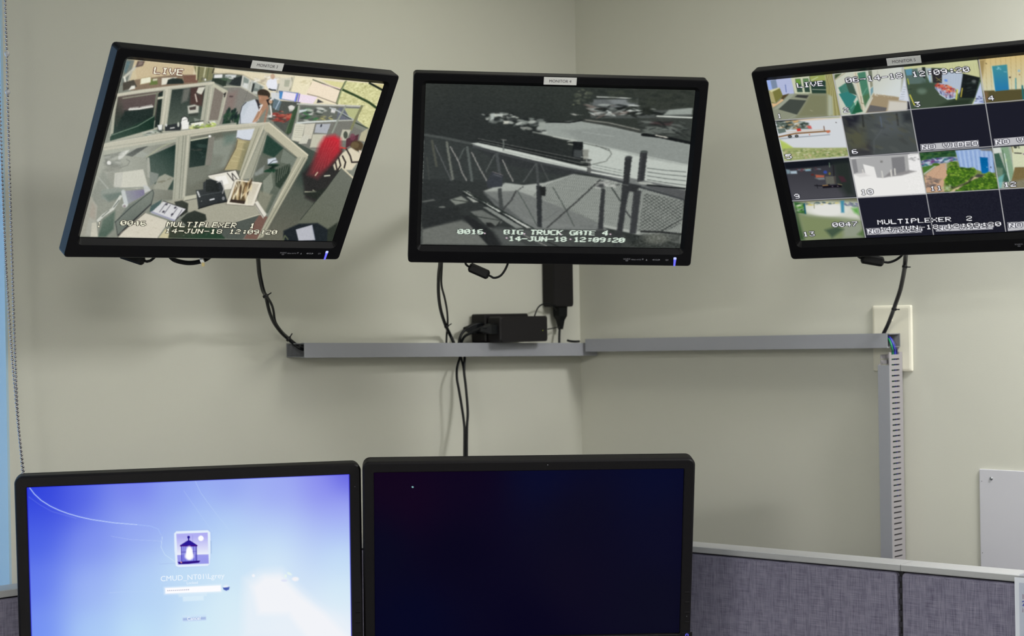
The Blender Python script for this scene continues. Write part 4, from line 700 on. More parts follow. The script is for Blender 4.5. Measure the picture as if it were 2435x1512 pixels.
    p.poly([(180, 390), (195, 385), (215, 520), (180, 700), (165, 750)], (150, 152, 136), .8, 4); p.c = (1800, 120, 6.872); p.ell(1990, 495, 14, 14, (40, 44, 44)); p.line([(1960, 345), (1975, 480)], (140, 142, 130), 2)
    # 3 loading bay
    cell(2, 0); p.c = (2115, 100, 6.3)
    p.poly([(190, 380), (1320, 270), (1430, 940), (310, 1020)], (70, 90, 72)); p.poly([(190, 380), (1325, 270), (1350, 570), (1090, 480), (780, 400), (620, 395), (220, 420)], (196, 198, 150))
    for k in range(12): p.line([(800 + 45 * k, 330), (790 + 48 * k, 480)], (166, 168, 126), 1.2, .7)
    p.poly([(220, 430), (520, 385), (540, 620), (290, 700)], (88, 108, 102)); p.poly([(230, 420), (330, 405), (330, 500), (250, 510)], (90, 140, 160)); p.poly([(480, 385), (530, 385), (530, 560), (495, 540)], (40, 46, 44)); p.poly([(410, 395), (480, 390), (480, 450), (420, 460)], (180, 184, 170)); p.poly([(530, 395), (625, 395), (640, 625), (600, 620), (545, 500)], (168, 178, 176)); p.line([(590, 420), (600, 610)], (150, 190, 230), 5); p.poly([(620, 400), (780, 420), (780, 620), (645, 620)], (46, 44, 46)); p.line([(690, 540), (770, 600)], (160, 150, 90), 3); p.line([(700, 590), (770, 550)], (130, 120, 70), 3)
    p.poly([(780, 445), (1090, 480), (1085, 700), (1030, 790), (990, 720), (780, 630)], (176, 188, 204)); p.poly([(815, 565), (860, 570), (860, 605), (818, 595)], (96, 140, 220))
    for k in range(6): p.line([(830 + 42 * k, 470), (830 + 38 * k, 640)], (152, 164, 184), 1, .6)
    p.poly([(1095, 480), (1350, 540), (1270, 850), (1040, 850)], (24, 30, 30)); p.ell(1260, 600, 34, 26, (120, 126, 124), .7, .8); p.specks([(1120, 520), (1320, 580), (1260, 800), (1090, 760)], 20, 14, [(44, 54, 52), (16, 20, 22)], seed=51); p.line([(1085, 700), (1065, 830)], (220, 200, 80), 5)
    p.poly([(280, 640), (660, 620), (680, 700), (850, 870), (1000, 860), (1230, 850), (1230, 950), (330, 1010)], (64, 78, 62), soft=3); p.ell(480, 740, 70, 50, (104, 124, 108), .8, .8); p.poly([(500, 600), (640, 620), (680, 720), (420, 700)], (60, 78, 64), .8, 10); p.poly([(960, 870), (1240, 850), (1180, 950), (700, 980)], (34, 46, 34), .8, 10); p.line([(300, 800), (370, 960)], (210, 200, 80), 6); p.line([(265, 560), (285, 640)], (180, 180, 60), 5); p.line([(270, 720), (325, 712)], (34, 40, 36), 2)
    p.poly([(680, 640), (760, 620), (980, 700), (990, 770), (980, 850), (870, 870), (750, 790), (675, 700)], (168, 176, 200)); p.specks([(680, 640), (780, 625), (980, 715), (985, 760), (860, 770), (700, 700)], 95, 13, [(206, 84, 60), (226, 128, 76), (160, 50, 60), (232, 190, 160), (120, 50, 50)], a=.95, asp=1.5, seed=52); p.specks([(680, 690), (860, 770), (985, 770), (975, 845), (870, 862), (750, 785)], 70, 11, [(222, 226, 232), (70, 74, 110), (130, 140, 180), (180, 130, 140)], a=.95, asp=2.4, rot=1.2, seed=53)
    p.line([(745, 790), (865, 868), (980, 848)], (206, 226, 226), 4); p.line([(1010, 725), (995, 865)], (206, 206, 90), 8); p.poly([(1280, 835), (1360, 600), (1410, 930), (1235, 945)], (186, 198, 226)); p.specks([(1290, 840), (1400, 820), (1400, 930), (1250, 935)], 26, 11, [(90, 100, 150), (60, 66, 90), (226, 230, 240)], seed=54); p.line([(1235, 945), (1285, 840)], (206, 210, 150), 4)
    # 4 teal door
    cell(3, 0)
    p.grad([(1325, 260), (3100, 80), (3100, 860), (1400, 920)], (1700, 230), (206, 182, 124), (1750, 750), (206, 206, 176)); p.poly([(1335, 280), (1425, 270), (1400, 480), (1380, 560)], (150, 130, 84), .9, 6)
    for k in range(16): p.line([(1430 + 76 * k, 262 - 6 * k), (1455 + 74 * k, 745 - 4 * k)], (150, 132, 84), 1.6, .8)
    p.poly([(1400, 740), (3100, 660), (3100, 860), (1420, 920)], (84, 78, 48), soft=3); p.poly([(1400, 740), (1470, 760), (1480, 900), (1420, 910)], (120, 96, 66), .9, 5); p.line([(1440, 325), (1450, 335)], (60, 50, 30), 3)
    p.grad([(1525, 370), (1755, 345), (1785, 725), (1575, 745)], (1600, 400), (62, 138, 150), (1620, 700), (40, 120, 166)); p.specks([(1605, 378), (1665, 374), (1660, 425), (1605, 430)], 12, 7, [(150, 206, 216)], seed=55); p.line([(1710, 455), (1750, 455)], (150, 206, 210), 2.4); p.line([(1525, 370), (1575, 745)], (206, 220, 200), 3); p.poly([(1785, 530), (1810, 525), (1812, 548), (1790, 550)], (60, 50, 50)); p.ell(1935, 440, 20, 18, (150, 180, 190)); p.ell(1943, 497, 10, 8, (130, 90, 70)); p.line([(1885, 555), (1888, 710)], (80, 150, 160), 6); p.line([(1985, 665), (2000, 870)], (30, 110, 120), 8); p.poly([(2050, 200), (2400, 170), (2400, 700), (2080, 710)], (180, 166, 120), .7, 20)
    # 5 trailer on the drive
    cell(0, 1); p.c = C
    p.poly([(187, 562), (620, 532), (668, 795), (250, 828)], (206, 210, 214)); p.poly([(190, 562), (620, 532), (622, 545), (300, 570)], (214, 190, 160), .8, 4); p.c = (1800, 120, 6.872)
    p.poly([(300, 1160), (600, 1140), (820, 1190), (830, 1240), (880, 1290), (480, 1300), (330, 1300)], (96, 108, 100), soft=3); p.specks([(300, 1165), (600, 1145), (820, 1190), (840, 1270), (480, 1300), (330, 1290)], 80, 18, [(60, 74, 66), (150, 160, 156), (196, 160, 110), (34, 44, 40), (206, 208, 200)], a=.9, asp=3, rot=-.08, seed=56); p.poly([(640, 1290), (700, 1280), (715, 1325), (650, 1335)], (196, 52, 46), soft=2); p.poly([(800, 1245), (870, 1240), (890, 1285), (840, 1285)], (206, 90, 84), soft=3)
    p.poly([(325, 1290), (450, 1285), (470, 1340), (345, 1370)], (96, 110, 104)); p.line([(330, 1285), (450, 1280), (470, 1335)], (210, 216, 206), 2); p.line([(350, 1420), (620, 1365), (1180, 1325)], (132, 96, 62), 8); p.line([(470, 1345), (1100, 1300)], (206, 180, 150), 3); p.line([(1085, 1250), (1095, 1320)], (120, 90, 74), 5); p.ell(1155, 1335, 34, 22, (190, 110, 80), .9); p.poly([(350, 1440), (600, 1410), (1100, 1385), (1180, 1350), (1190, 1390), (360, 1460)], (196, 200, 206)); p.line([(365, 1455), (700, 1425), (1180, 1385)], (120, 128, 134), 3); p.ell(530, 1415, 32, 24, (40, 42, 42)); p.ell(640, 1408, 30, 23, (44, 46, 46)); p.ell(530, 1415, 12, 10, (130, 130, 128)); p.ell(640, 1408, 12, 10, (130, 130, 128)); p.ell(850, 1385, 10, 8, (190, 90, 66)); p.ell(1285, 1187, 10, 7, (70, 60, 60)); p.line([(980, 1110), (1340, 1100)], (120, 150, 120), 4, .8)
    p.c = (1840, 330, 5.816); p.poly([(75, 10), (100, 60), (250, 130), (600, 135), (1010, 130), (1030, 245), (140, 315)], (150, 160, 104), soft=3); p.poly([(80, 20), (170, 70), (260, 130), (110, 150)], (176, 196, 96), .9, 4); p.specks([(110, 150), (1010, 140), (1020, 245), (150, 305)], 150, 11, [(112, 128, 74), (186, 186, 140), (196, 170, 140), (90, 112, 66), (206, 206, 176)], a=.7, asp=2, seed=57)
    # 6 dim yard
    cell(1, 1); p.c = C
    p.poly([(620, 530), (1070, 490), (1115, 760), (670, 795)], (72, 77, 76)); p.poly([(625, 530), (740, 520), (720, 600), (645, 620)], (34, 36, 44), soft=16); p.poly([(1010, 510), (1070, 505), (1080, 570), (1020, 570)], (44, 48, 52), soft=12); p.poly([(680, 760), (800, 700), (820, 785), (680, 795)], (52, 50, 54), .8, 14); p.poly([(860, 530), (1000, 520), (1000, 640), (860, 660)], (88, 94, 98), .6, 30); p.poly([(640, 640), (760, 600), (780, 720), (680, 750)], (84, 84, 60), .7, 24)
    p.line([(755, 525), (762, 600)], (40, 42, 40), 5, .8, 3); p.line([(975, 520), (985, 590)], (46, 46, 44), 5, .8, 3); p.specks([(640, 540), (1070, 510), (1100, 740), (680, 780)], 60, 14, [(60, 62, 60), (92, 96, 92), (84, 84, 66), (50, 52, 56)], a=.4, asp=3, rot=.5, seed=58); p.line([(870, 540), (880, 600)], (110, 130, 170), 3, .4, 4); p.line([(830, 770), (830, 690), (880, 620)], (96, 100, 104), 3, .4, 4)
    # 9 dusk yard
    cell(0, 2); p.c = (1840, 330, 5.816)
    p.grad([(135, 325), (1030, 265), (1130, 805), (250, 860)], (500, 330), (52, 52, 58), (500, 800), (72, 72, 78)); p.poly([(135, 325), (1030, 265), (1050, 340), (560, 395), (160, 430)], (18, 22, 30), soft=4); p.poly([(800, 330), (1045, 300), (1130, 805), (1000, 805), (850, 600)], (36, 44, 40), .9, 20)
    p.poly([(160, 430), (215, 440), (220, 490), (175, 495)], (120, 140, 150), soft=3); p.poly([(220, 455), (310, 450), (315, 490), (228, 492)], (166, 184, 196), soft=3); p.specks([(330, 430), (620, 400), (630, 440), (340, 460)], 22, 11, [(150, 170, 180), (60, 70, 80), (120, 60, 66), (150, 150, 110)], asp=3, seed=59); p.poly([(430, 435), (505, 430), (505, 450), (432, 455)], (130, 170, 190), soft=3); p.line([(760, 340), (765, 400)], (120, 150, 120), 3); p.line([(815, 380), (825, 520)], (34, 30, 36), 5)
    p.ell(528, 505, 24, 16, (80, 44, 44)); p.poly([(570, 505), (690, 515), (690, 540), (575, 545)], (176, 92, 70), soft=3); p.poly([(560, 550), (690, 545), (700, 570), (620, 575)], (120, 128, 130), soft=3); p.ell(705, 470, 26, 22, (52, 72, 150)); p.ell(765, 490, 14, 20, (130, 120, 50), .8); p.poly([(880, 520), (960, 530), (1000, 600), (930, 610)], (64, 40, 48), soft=4)
    p.poly([(705, 530), (850, 525), (850, 630), (720, 640)], (96, 96, 88)); p.poly([(820, 528), (850, 525), (855, 630), (835, 632)], (70, 66, 64)); p.line([(560, 655), (700, 660), (760, 640)], (26, 24, 30), 5); p.line([(590, 640), (600, 690)], (24, 24, 30), 3); p.poly([(670, 660), (930, 640), (935, 680), (670, 690)], (18, 16, 24)); p.ell(805, 668, 17, 17, (30, 24, 34)); p.ell(805, 668, 8, 8, (120, 110, 124)); p.ell(878, 664, 16, 16, (30, 24, 34)); p.ell(878, 664, 8, 8, (120, 114, 120)); p.line([(670, 655), (740, 650)], (170, 130, 80), 4); p.line([(880, 635), (935, 645)], (150, 140, 100), 3)
    # 10 bright yard
    cell(1, 2)
    p.poly([(1030, 240), (2200, 140), (2260, 830), (1150, 850)], (232, 231, 228)); p.poly([(1050, 285), (1870, 205), (1880, 440), (1860, 485), (1510, 550), (1420, 545), (1380, 400), (1230, 360), (1260, 480), (1100, 500)], (168, 168, 168)); p.poly([(1230, 362), (1380, 398), (1415, 545), (1265, 500)], (230, 229, 226)); p.poly([(1090, 495), (1260, 470), (1270, 500), (1330, 520), (1180, 540)], (206, 204, 202), .7, 4)
    p.poly([(1070, 300), (1130, 290), (1160, 470), (1100, 490)], (132, 132, 134)); p.poly([(1620, 275), (1800, 255), (1840, 465), (1690, 490), (1640, 430)], (120, 120, 122)); p.poly([(1640, 430), (1740, 440), (1850, 460), (1700, 500), (1520, 540)], (132, 130, 130), soft=4); p.poly([(1800, 255), (1870, 245), (1870, 440), (1830, 450)], (186, 186, 184)); p.poly([(1464, 310), (1500, 308), (1500, 338), (1466, 340)], (128, 128, 126)); p.line([(1170, 262), (1870, 200)], (206, 206, 202), 4)
    for q in ((1485, 460, 1500, 548), (1610, 450, 1620, 520), (1660, 430, 1670, 505), (1220, 440, 1226, 478)): p.line([(q[0], q[1]), (q[2], q[3])], (214, 212, 206), 7, 1); p.line([(q[0] - 5, q[1]), (q[2] - 5, q[3])], (120, 120, 120), 1.2, .6)
    p.c = (2115, 330, 5.4); p.poly([(230, 210), (370, 195), (400, 420), (250, 410)], (232, 231, 230)); p.specks([(240, 250), (375, 245), (380, 285), (250, 290)], 16, 9, [(110, 110, 112), (170, 170, 170)], asp=2, seed=60); p.line([(250, 220), (370, 200)], (150, 150, 148), 3, .5); p.poly([(20, 250), (185, 235), (200, 430), (40, 470)], (124, 124, 126)); p.poly([(185, 235), (225, 230), (245, 430), (200, 430)], (166, 166, 165)); p.poly([(245, 410), (345, 425), (150, 480), (0, 495), (40, 465)], (140, 138, 138), .9, 3)
    for x, a, b in ((15, 410, 485), (62, 395, 468)): p.line([(x, a), (x + 6, b)], (206, 204, 198), 7)
    # 11 shrubs, path and blue door
    cell(2, 2)
    p.poly([(380, 180), (1300, 110), (1390, 650), (470, 705)], (120, 136, 76)); p.poly([(385, 190), (840, 160), (850, 240), (640, 260), (400, 290)], (38, 74, 44), soft=4); p.specks([(390, 190), (840, 165), (840, 235), (400, 280)], 60, 16, [(26, 60, 34), (66, 104, 54), (44, 84, 60)], asp=2, seed=61); p.poly([(400, 290), (700, 240), (860, 240), (870, 300), (640, 330), (410, 370)], (150, 160, 176), soft=3); p.specks([(400, 280), (860, 240), (860, 285), (600, 310), (410, 360)], 60, 15, [(60, 70, 110), (206, 214, 226), (110, 60, 120), (50, 110, 120), (90, 100, 150)], a=.95, asp=2.5, seed=62)
    p.poly([(700, 260), (740, 255), (730, 285), (672, 290)], (60, 110, 120)); p.poly([(420, 370), (540, 350), (600, 345), (440, 450)], (70, 116, 50)); p.poly([(640, 330), (730, 320), (740, 470), (700, 540), (690, 600), (700, 690), (470, 700), (440, 480), (600, 360)], (196, 160, 132)); p.line([(690, 330), (560, 520)], (170, 136, 112), 1.6, .7); p.line([(440, 460), (590, 352)], (176, 176, 166), 7); p.ell(590, 338, 48, 18, (70, 106, 40)); p.specks([(450, 480), (640, 530), (620, 620), (460, 640)], 40, 16, [(104, 92, 90), (120, 108, 100)], a=.7, asp=2.5, rot=.2, seed=63)
    p.poly([(840, 158), (1290, 125), (1320, 200), (1350, 440), (1250, 450), (1100, 400), (900, 380)], (150, 176, 216))
    for k in range(17): p.line([(860 + 29 * k, 160), (905 + 27 * k, 385 + 4 * k)], [(96, 120, 180), (206, 220, 238)][k % 2], 1.8, .8)
    p.poly([(1140, 140), (1300, 125), (1300, 165), (1180, 160)], (110, 106, 100), .9, 3); p.grad([(1155, 245), (1255, 250), (1270, 455), (1180, 450)], (1200, 250), (0, 92, 150), (1220, 450), (6, 104, 168)); p.line([(1155, 245), (1255, 250), (1268, 440)], (60, 100, 170), 2); p.ell(1248, 373, 6, 5, (190, 220, 230)); p.ell(1297, 375, 8, 12, (60, 70, 90))
    p.line([(740, 290), (715, 360), (735, 410)], (160, 170, 170), 3); p.poly([(1130, 460), (1210, 470), (1180, 500), (1060, 510)], (66, 66, 64), soft=4); p.poly([(1080, 495), (1150, 510), (980, 620), (820, 690), (760, 700), (900, 600)], (206, 186, 150), soft=3)
    G = [(70, 112, 30), (104, 146, 40), (40, 74, 24), (140, 170, 60), (58, 96, 30)]
    for pl, n, sd in (([(730, 420), (770, 360), (860, 350), (900, 380), (1090, 385), (1115, 430), (1070, 470), (860, 460), (740, 455)], 120, 64), ([(700, 540), (740, 480), (880, 450), (1060, 440), (1050, 500), (960, 570), (830, 620), (720, 600)], 150, 65), ([(830, 690), (950, 600), (1100, 520), (1300, 490), (1370, 520), (1385, 650)], 160, 66), ([(1220, 470), (1280, 430), (1340, 470), (1340, 510), (1220, 500)], 40, 67), ([(770, 310), (850, 300), (860, 350), (770, 330)], 26, 68)):
        p.poly(pl, (62, 98, 30), soft=3); p.specks(pl, n, 12, G, a=.85, asp=1.5, seed=sd)
    p.poly([(720, 600), (830, 630), (1000, 560), (1050, 490), (1080, 500), (1000, 590), (800, 650)], (44, 52, 36), .9, 4); p.specks([(660, 620), (790, 600), (760, 670), (680, 670)], 34, 8, [(150, 176, 130), (190, 196, 160)], seed=69)
    # 12 corridor
    cell(3, 2)
    p.poly([(1300, 110), (2900, -20), (2900, 600), (1390, 650)], (160, 170, 156)); p.poly([(1330, 200), (1400, 190), (1540, 560), (1400, 560)], (58, 92, 76)); p.poly([(1340, 370), (1450, 385), (1450, 560), (1380, 500)], (110, 134, 112), .9, 4); p.poly([(1320, 130), (1430, 110), (1460, 180), (1340, 200)], (206, 212, 204)); p.poly([(1385, 510), (1470, 460), (1430, 640), (1400, 640)], (110, 176, 176), .8, 4); p.poly([(1420, 120), (1520, 110), (1600, 460), (1540, 570), (1500, 400)], (130, 160, 130), soft=3); p.ell(1488, 290, 12, 30, (196, 220, 130), .8); p.line([(1470, 200), (1540, 560)], (200, 212, 206), 5); p.line([(1445, 150), (1500, 450)], (60, 90, 70), 3)
    p.poly([(1560, 100), (2900, -20), (2900, 360), (1610, 370), (1590, 460)], (206, 210, 178)); p.poly([(1605, 375), (2900, 340), (2900, 620), (1540, 640)], (120, 104, 66), soft=2); p.poly([(1540, 560), (1760, 520), (1760, 640), (1520, 640)], (130, 128, 110), .8, 8); p.specks([(1595, 100), (1665, 96), (1660, 130), (1595, 130)], 12, 9, [(30, 34, 32)], asp=1.5, seed=70); p.line([(1600, 190), (1690, 195)], (40, 36, 36), 4); p.ell(1722, 205, 9, 8, (90, 50, 110)); p.line([(1565, 105), (1580, 180)], (120, 100, 60), 3)
    # 13 forecourt under a canopy
    cell(0, 3); p.c = (1840, 330, 5.816)
    p.poly([(255, 860), (1140, 815), (1240, 1370), (370, 1420)], (128, 138, 112)); p.poly([(255, 860), (1140, 815), (1150, 880), (700, 870), (290, 910)], (110, 112, 88)); p.poly([(280, 910), (700, 880), (1150, 890), (1190, 1130), (960, 1110), (480, 1060), (300, 1000)], (206, 208, 196), soft=14); p.ell(740, 990, 250, 90, (222, 222, 216), 1, .5)
    p.poly([(270, 880), (420, 900), (440, 1050), (310, 1030)], (52, 96, 50), soft=4); p.specks([(290, 920), (400, 920), (420, 1020), (320, 1010)], 30, 14, [(30, 70, 34), (90, 150, 60), (206, 212, 190)], seed=71); p.line([(415, 910), (430, 1040)], (30, 84, 106), 7); p.specks([(440, 890), (900, 875), (900, 905), (440, 930)], 34, 12, [(206, 190, 110), (60, 80, 90), (120, 140, 120)], a=.8, asp=3, seed=72); p.line([(550, 900), (552, 970)], (130, 130, 90), 3); p.poly([(915, 865), (965, 862), (968, 1030), (925, 1030)], (54, 130, 160), .9, 4); p.poly([(1070, 970), (1160, 960), (1175, 1060), (1110, 1030)], (90, 160, 70), .9, 8); p.specks([(980, 890), (1150, 900), (1160, 960), (990, 930)], 26, 13, [(90, 80, 130), (206, 206, 210), (110, 130, 130)], asp=3, rot=.3, seed=73)
    p.poly([(290, 960), (330, 1060), (420, 1400), (350, 1420)], (52, 76, 44), soft=10); p.poly([(340, 1060), (560, 1090), (960, 1120), (1200, 1160), (1240, 1370), (440, 1400)], (124, 136, 96), soft=12); p.poly([(940, 1140), (1200, 1180), (1235, 1370), (960, 1380)], (146, 152, 140), .8, 12); p.poly([(700, 1270), (860, 1220), (960, 1260), (800, 1375)], (66, 84, 66), soft=8); p.poly([(1150, 1330), (1240, 1250), (1240, 1370)], (70, 100, 50), .8, 8)
    p.clip = None; p.c = C; p.soften(1)
    # grid lines
    LN = (176, 176, 178)
    for q in ([(565, 262), (670, 795), (722, 1058), (775, 1312)], [(1015, 218), (1065, 490), (1115, 765), (1165, 1030), (1212, 1294)], [(1503, 170), (1546, 450), (1590, 728), (1634, 1004), (1676, 1274)]): p.line(q, LN, 2.6)
    for q in ([(187, 562), (620, 531), (1070, 491), (1546, 451), (1796, 429), (2600, 352)], [(250, 828), (668, 797), (1115, 764), (1590, 728), (1796, 712), (2600, 652)], [(305, 1078), (722, 1056), (1165, 1031), (1634, 1004), (1796, 994), (2600, 946)]): p.line(q, LN, 2.2)
    # captions
    WH, OU = (232, 232, 236), (34, 34, 44)
    def box(a, b, c, d): p.poly([a, b, c, d], (186, 186, 190))
    box((1127, 714), (1500, 687), (1505, 729), (1130, 756)); p.text('NO VIDEO', (1136, 718), (1506, 690), (1138, 749), WH, (70, 70, 80))
    box((1600, 680), (1980, 650), (1986, 696), (1605, 727)); p.text('NO VIDEO', (1609, 686), (1985, 656), (1612, 717), WH, (70, 70, 80))
    box((778, 1255), (1131, 1238), (1135, 1281), (785, 1297)); p.text('NO VIDEO', (786, 1259), (1145, 1242), (790, 1290), WH, (70, 70, 80))
    box((1224, 1235), (1590, 1219), (1594, 1260), (1228, 1275)); p.text('NO VIDEO', (1234, 1240), (1603, 1223), (1237, 1269), WH, (70, 70, 80))
    box((1686, 1216), (2060, 1196), (2064, 1242), (1690, 1272)); p.text('NO VIDEO', (1695, 1220), (2070, 1200), (1698, 1252), WH, (70, 70, 80))
    p.text('MULTIPLEXER  2', (850, 1201), (1466, 1174), (853, 1230), WH, (14, 14, 22)); p.text('14-JUN-18 12:09:20', (862, 1246), (1652, 1210), (865, 1274), WH, (14, 14, 22))
    p.c = (1800, 120, 6.872); p.text('LIVE', (636, 540), (1085, 502), (650, 620), WH, OU); p.text('1', (325, 1042), (392, 1036), (335, 1118), WH, OU); p.text('2', (1400, 948), (1500, 940), (1412, 1026), WH, OU)
    p.c = (0, 0, 1); p.text('06-14-18', (2008.5, 186.5), (2146, 174), (2011, 199), WH, OU); p.text('12:09:20', (2166, 172), (2305, 159), (2168.5, 184.5), WH, OU)
    p.c = (2115, 100, 6.3); p.text('3', (365, 908), (462, 900), (375, 980), WH, OU); p.text('4', (1468, 815), (1572, 806), (1478, 890), WH, OU)
    p.c = (1840, 330, 5.816)
    p.text('5', (150, 225), (245, 219), (162, 288), WH, OU); p.text('6', (1068, 157), (1165, 149), (1078, 220), WH, OU); p.text('9', (270, 774), (360, 768), (280, 838), WH, OU); p.text('10', (1190, 712), (1375, 700), (1200, 785), WH, (96, 98, 98)); p.text('13', (392, 1296), (565, 1288), (402, 1362), WH, OU); p.text('0047', (800, 1166), (1160, 1150), (808, 1230), WH, OU)
    p.c = (2115, 330, 5.4); p.text('11', (512, 618), (680, 606), (520, 680), WH, OU); p.text('12', (1455, 567), (1630, 555), (1465, 630), WH, OU)
    p.noise([(137, 300), (2600, 60), (2600, 1250), (362, 1335)], 3, 1.6, 90)
    return p

# ------------------------------------------------------------------ picture on the left desk monitor: blue sign-in screen
def picture_signin():
    p = Painter(RDL, TDL, DW, DH, 520, 292, (150, 170, 243)); p.c = (0, 1070, 2.767)
    S = [((190, 260), (22, 46, 212)), ((250, 380), (62, 82, 226)), ((230, 600), (70, 95, 230)), ((220, 900), (95, 120, 238)), ((240, 1200), (112, 142, 242)), ((330, 290), (44, 58, 214)), ((480, 300), (84, 100, 230)), ((600, 600), (128, 146, 240)), ((600, 900), (158, 182, 245)), ((600, 1200), (172, 206, 246)), ((900, 250), (112, 122, 236)), ((900, 500), (152, 172, 243)), ((900, 900), (178, 208, 247)), ((900, 1200), (198, 232, 247)), ((1200, 300), (132, 152, 241)), ((1300, 450), (170, 200, 246)), ((1000, 1000), (184, 214, 245)), ((1500, 250), (140, 155, 240)), ((1500, 500), (182, 213, 246)), ((1500, 700), (212, 240, 247)), ((1500, 1000), (218, 240, 247)), ((1200, 800), (198, 228, 246)), ((1800, 300), (150, 160, 243)), ((1800, 480), (175, 197, 246)), ((1800, 600), (206, 234, 247)), ((1800, 760), (222, 240, 248)), ((2100, 250), (140, 142, 240)), ((2280, 185), (78, 74, 218)), ((2250, 400), (158, 166, 245)), ((2250, 550), (168, 190, 246)), ((2250, 680), (206, 236, 247)), ((2250, 950), (216, 238, 247)), ((1900, 1150), (238, 243, 249)), ((2200, 1190), (243, 245, 249)), ((1300, 1190), (214, 240, 247)), ((1550, 1200), (224, 240, 247))]
    p.field(S, 62)
    wht = (243, 244, 248)
    p.poly([(1610, 850), (1700, 800), (1850, 790), (1960, 900), (2080, 1010), (2240, 1110), (2320, 1230), (1600, 1240), (1600, 1000)], (232, 240, 248), .8, 26); p.poly([(1660, 900), (1740, 830), (1850, 830), (1980, 960), (2140, 1080), (2300, 1240), (2020, 1240), (1900, 1080), (1700, 1080)], wht, .9, 18)
    for k, (x, y) in enumerate(((1870, 860), (1905, 815), (1935, 850), (1880, 830))): p.ell(x, y, 20 - 3 * k, 8, [(222, 226, 246), (232, 246, 238)][k % 2], .8, .5, .5 * k)
    p.ell(1668, 828, 10, 10, (246, 246, 250), .9); p.ell(1945, 850, 22, 14, (250, 246, 246), .8, .6)
    L = (206, 222, 252)
    p.line([(195, 250), (225, 290), (270, 332), (330, 370), (390, 398), (450, 420), (520, 440), (600, 458), (750, 480), (900, 492), (990, 502), (1040, 520), (1058, 545)], (150, 180, 250), 4, .45, 3); p.line([(195, 250), (225, 290), (270, 332), (330, 370), (390, 398), (450, 420), (520, 440), (600, 458), (750, 480), (900, 492)], L, 1.6, .95); p.line([(900, 492), (990, 502), (1040, 520), (1060, 560)], L, 1.2, .4)
    p.line([(190, 310), (260, 360), (340, 405), (500, 450)], L, 2, .18, 2); p.line([(1285, 205), (1320, 280), (1370, 350), (1430, 430), (1510, 530)], (190, 214, 248), 1.4, .6); p.line([(1210, 270), (1300, 400), (1400, 540)], (190, 214, 248), 1.4, .4, 2); p.line([(730, 568), (860, 590), (1060, 600)], L, 1.3, .35); p.line([(1068, 570), (1060, 640), (1085, 690), (1150, 735)], (214, 236, 250), 1.4, .7); p.line([(720, 940), (960, 930), (1150, 950)], (196, 216, 248), 1.3, .4); p.line([(1050, 752), (1160, 745)], (160, 180, 228), 1.2, .5)
    # account picture
    p.poly([(1148, 545), (1170, 533), (1372, 526), (1388, 545), (1390, 650), (1378, 752), (1362, 764), (1180, 774), (1158, 766), (1150, 660)], (150, 172, 232), .5, 5); p.poly([(1146, 550), (1160, 536), (1368, 528), (1384, 542), (1388, 650), (1380, 752), (1366, 764), (1175, 772), (1156, 764), (1148, 660)], (226, 238, 252), 1, 2); p.line([(1388, 600), (1389, 680)], (150, 180, 220), 3, .6)
    p.grad([(1160, 552), (1366, 544), (1374, 748), (1170, 756)], (1260, 570), (176, 174, 242), (1265, 690), (236, 240, 250)); p.grad([(1166, 692), (1372, 688), (1374, 748), (1170, 756)], (1260, 690), (156, 156, 236), (1262, 750), (150, 150, 232)); p.ell(1322, 582, 18, 18, (252, 252, 255)); NB = (26, 6, 140)
    p.line([(1269, 560), (1270, 620)], NB, .8, .5); p.ell(1241, 575, 9, 10, NB); p.line([(1241, 580), (1241, 600)], NB, 3.5); p.poly([(1235, 596), (1250, 596), (1300, 628), (1296, 636), (1188, 636), (1184, 628)], (40, 20, 150)); p.line([(1186, 632), (1298, 630)], (70, 10, 120), 2.4); p.poly([(1190, 636), (1296, 636), (1296, 738), (1194, 740)], (120, 120, 226), .7)
    for x in (1194, 1206, 1218, 1272, 1284, 1294): p.line([(x, 636), (x + 2, 738)], NB, 1.6 if x in (1194, 1294) else .9)
    p.line([(1192, 672), (1296, 670)], NB, .8); p.ell(1246, 678, 22, 44, (255, 255, 255), 1, .4); p.ell(1246, 700, 30, 24, (255, 255, 255), .9, .5); p.poly([(1168, 738), (1318, 728), (1310, 742), (1240, 750), (1180, 752)], (40, 10, 130)); p.ell(1192, 740, 6, 5, (220, 150, 140), .9)
    # password box and buttons
    p.poly([(1080, 905), (1456, 886), (1458, 936), (1082, 952)], (255, 255, 255), .5, 6); p.poly([(1087, 909), (1452, 892), (1454, 930), (1088, 946)], (252, 252, 255))
    for k in range(12): p.ell(1104 + 12.3 * k, 927 - .6 * k, 3.6, 3.2, (60, 60, 120), .9, .4)
    p.ell(1489, 905, 24, 22, (214, 232, 248), .9, .3); p.poly([(1466, 906), (1512, 902), (1506, 920), (1489, 927), (1472, 920)], (74, 96, 178), soft=2); p.line([(1474, 900), (1496, 898)], (240, 246, 252), 4)
    p.poly([(1175, 948), (1360, 940), (1360, 960), (1175, 968)], (232, 244, 250), .35, 4); p.poly([(1202, 966), (1340, 960), (1340, 990), (1204, 998)], (232, 246, 252), .5, 3)
    p.grad([(1202, 1092), (1355, 1082), (1356, 1122), (1204, 1130)], (1270, 1088), (206, 230, 248), (1272, 1126), (196, 216, 244)); p.poly([(1203, 1108), (1355, 1100), (1355, 1114), (1204, 1122)], (150, 168, 216), .75, 4); p.line([(1202, 1092), (1355, 1082), (1356, 1122), (1204, 1130), (1202, 1092)], (206, 226, 246), 1, .8)
    e = np.minimum(np.minimum(p.U * p.w, (1 - p.U) * p.w), p.V * p.h) / .0016; k = np.clip(1 - e, 0, 1)[..., None]; p.img += (np.array([30, 20, 190]) - p.img) * k  # blue rim painted in for the screen's reflection in the bezel lip
    return p
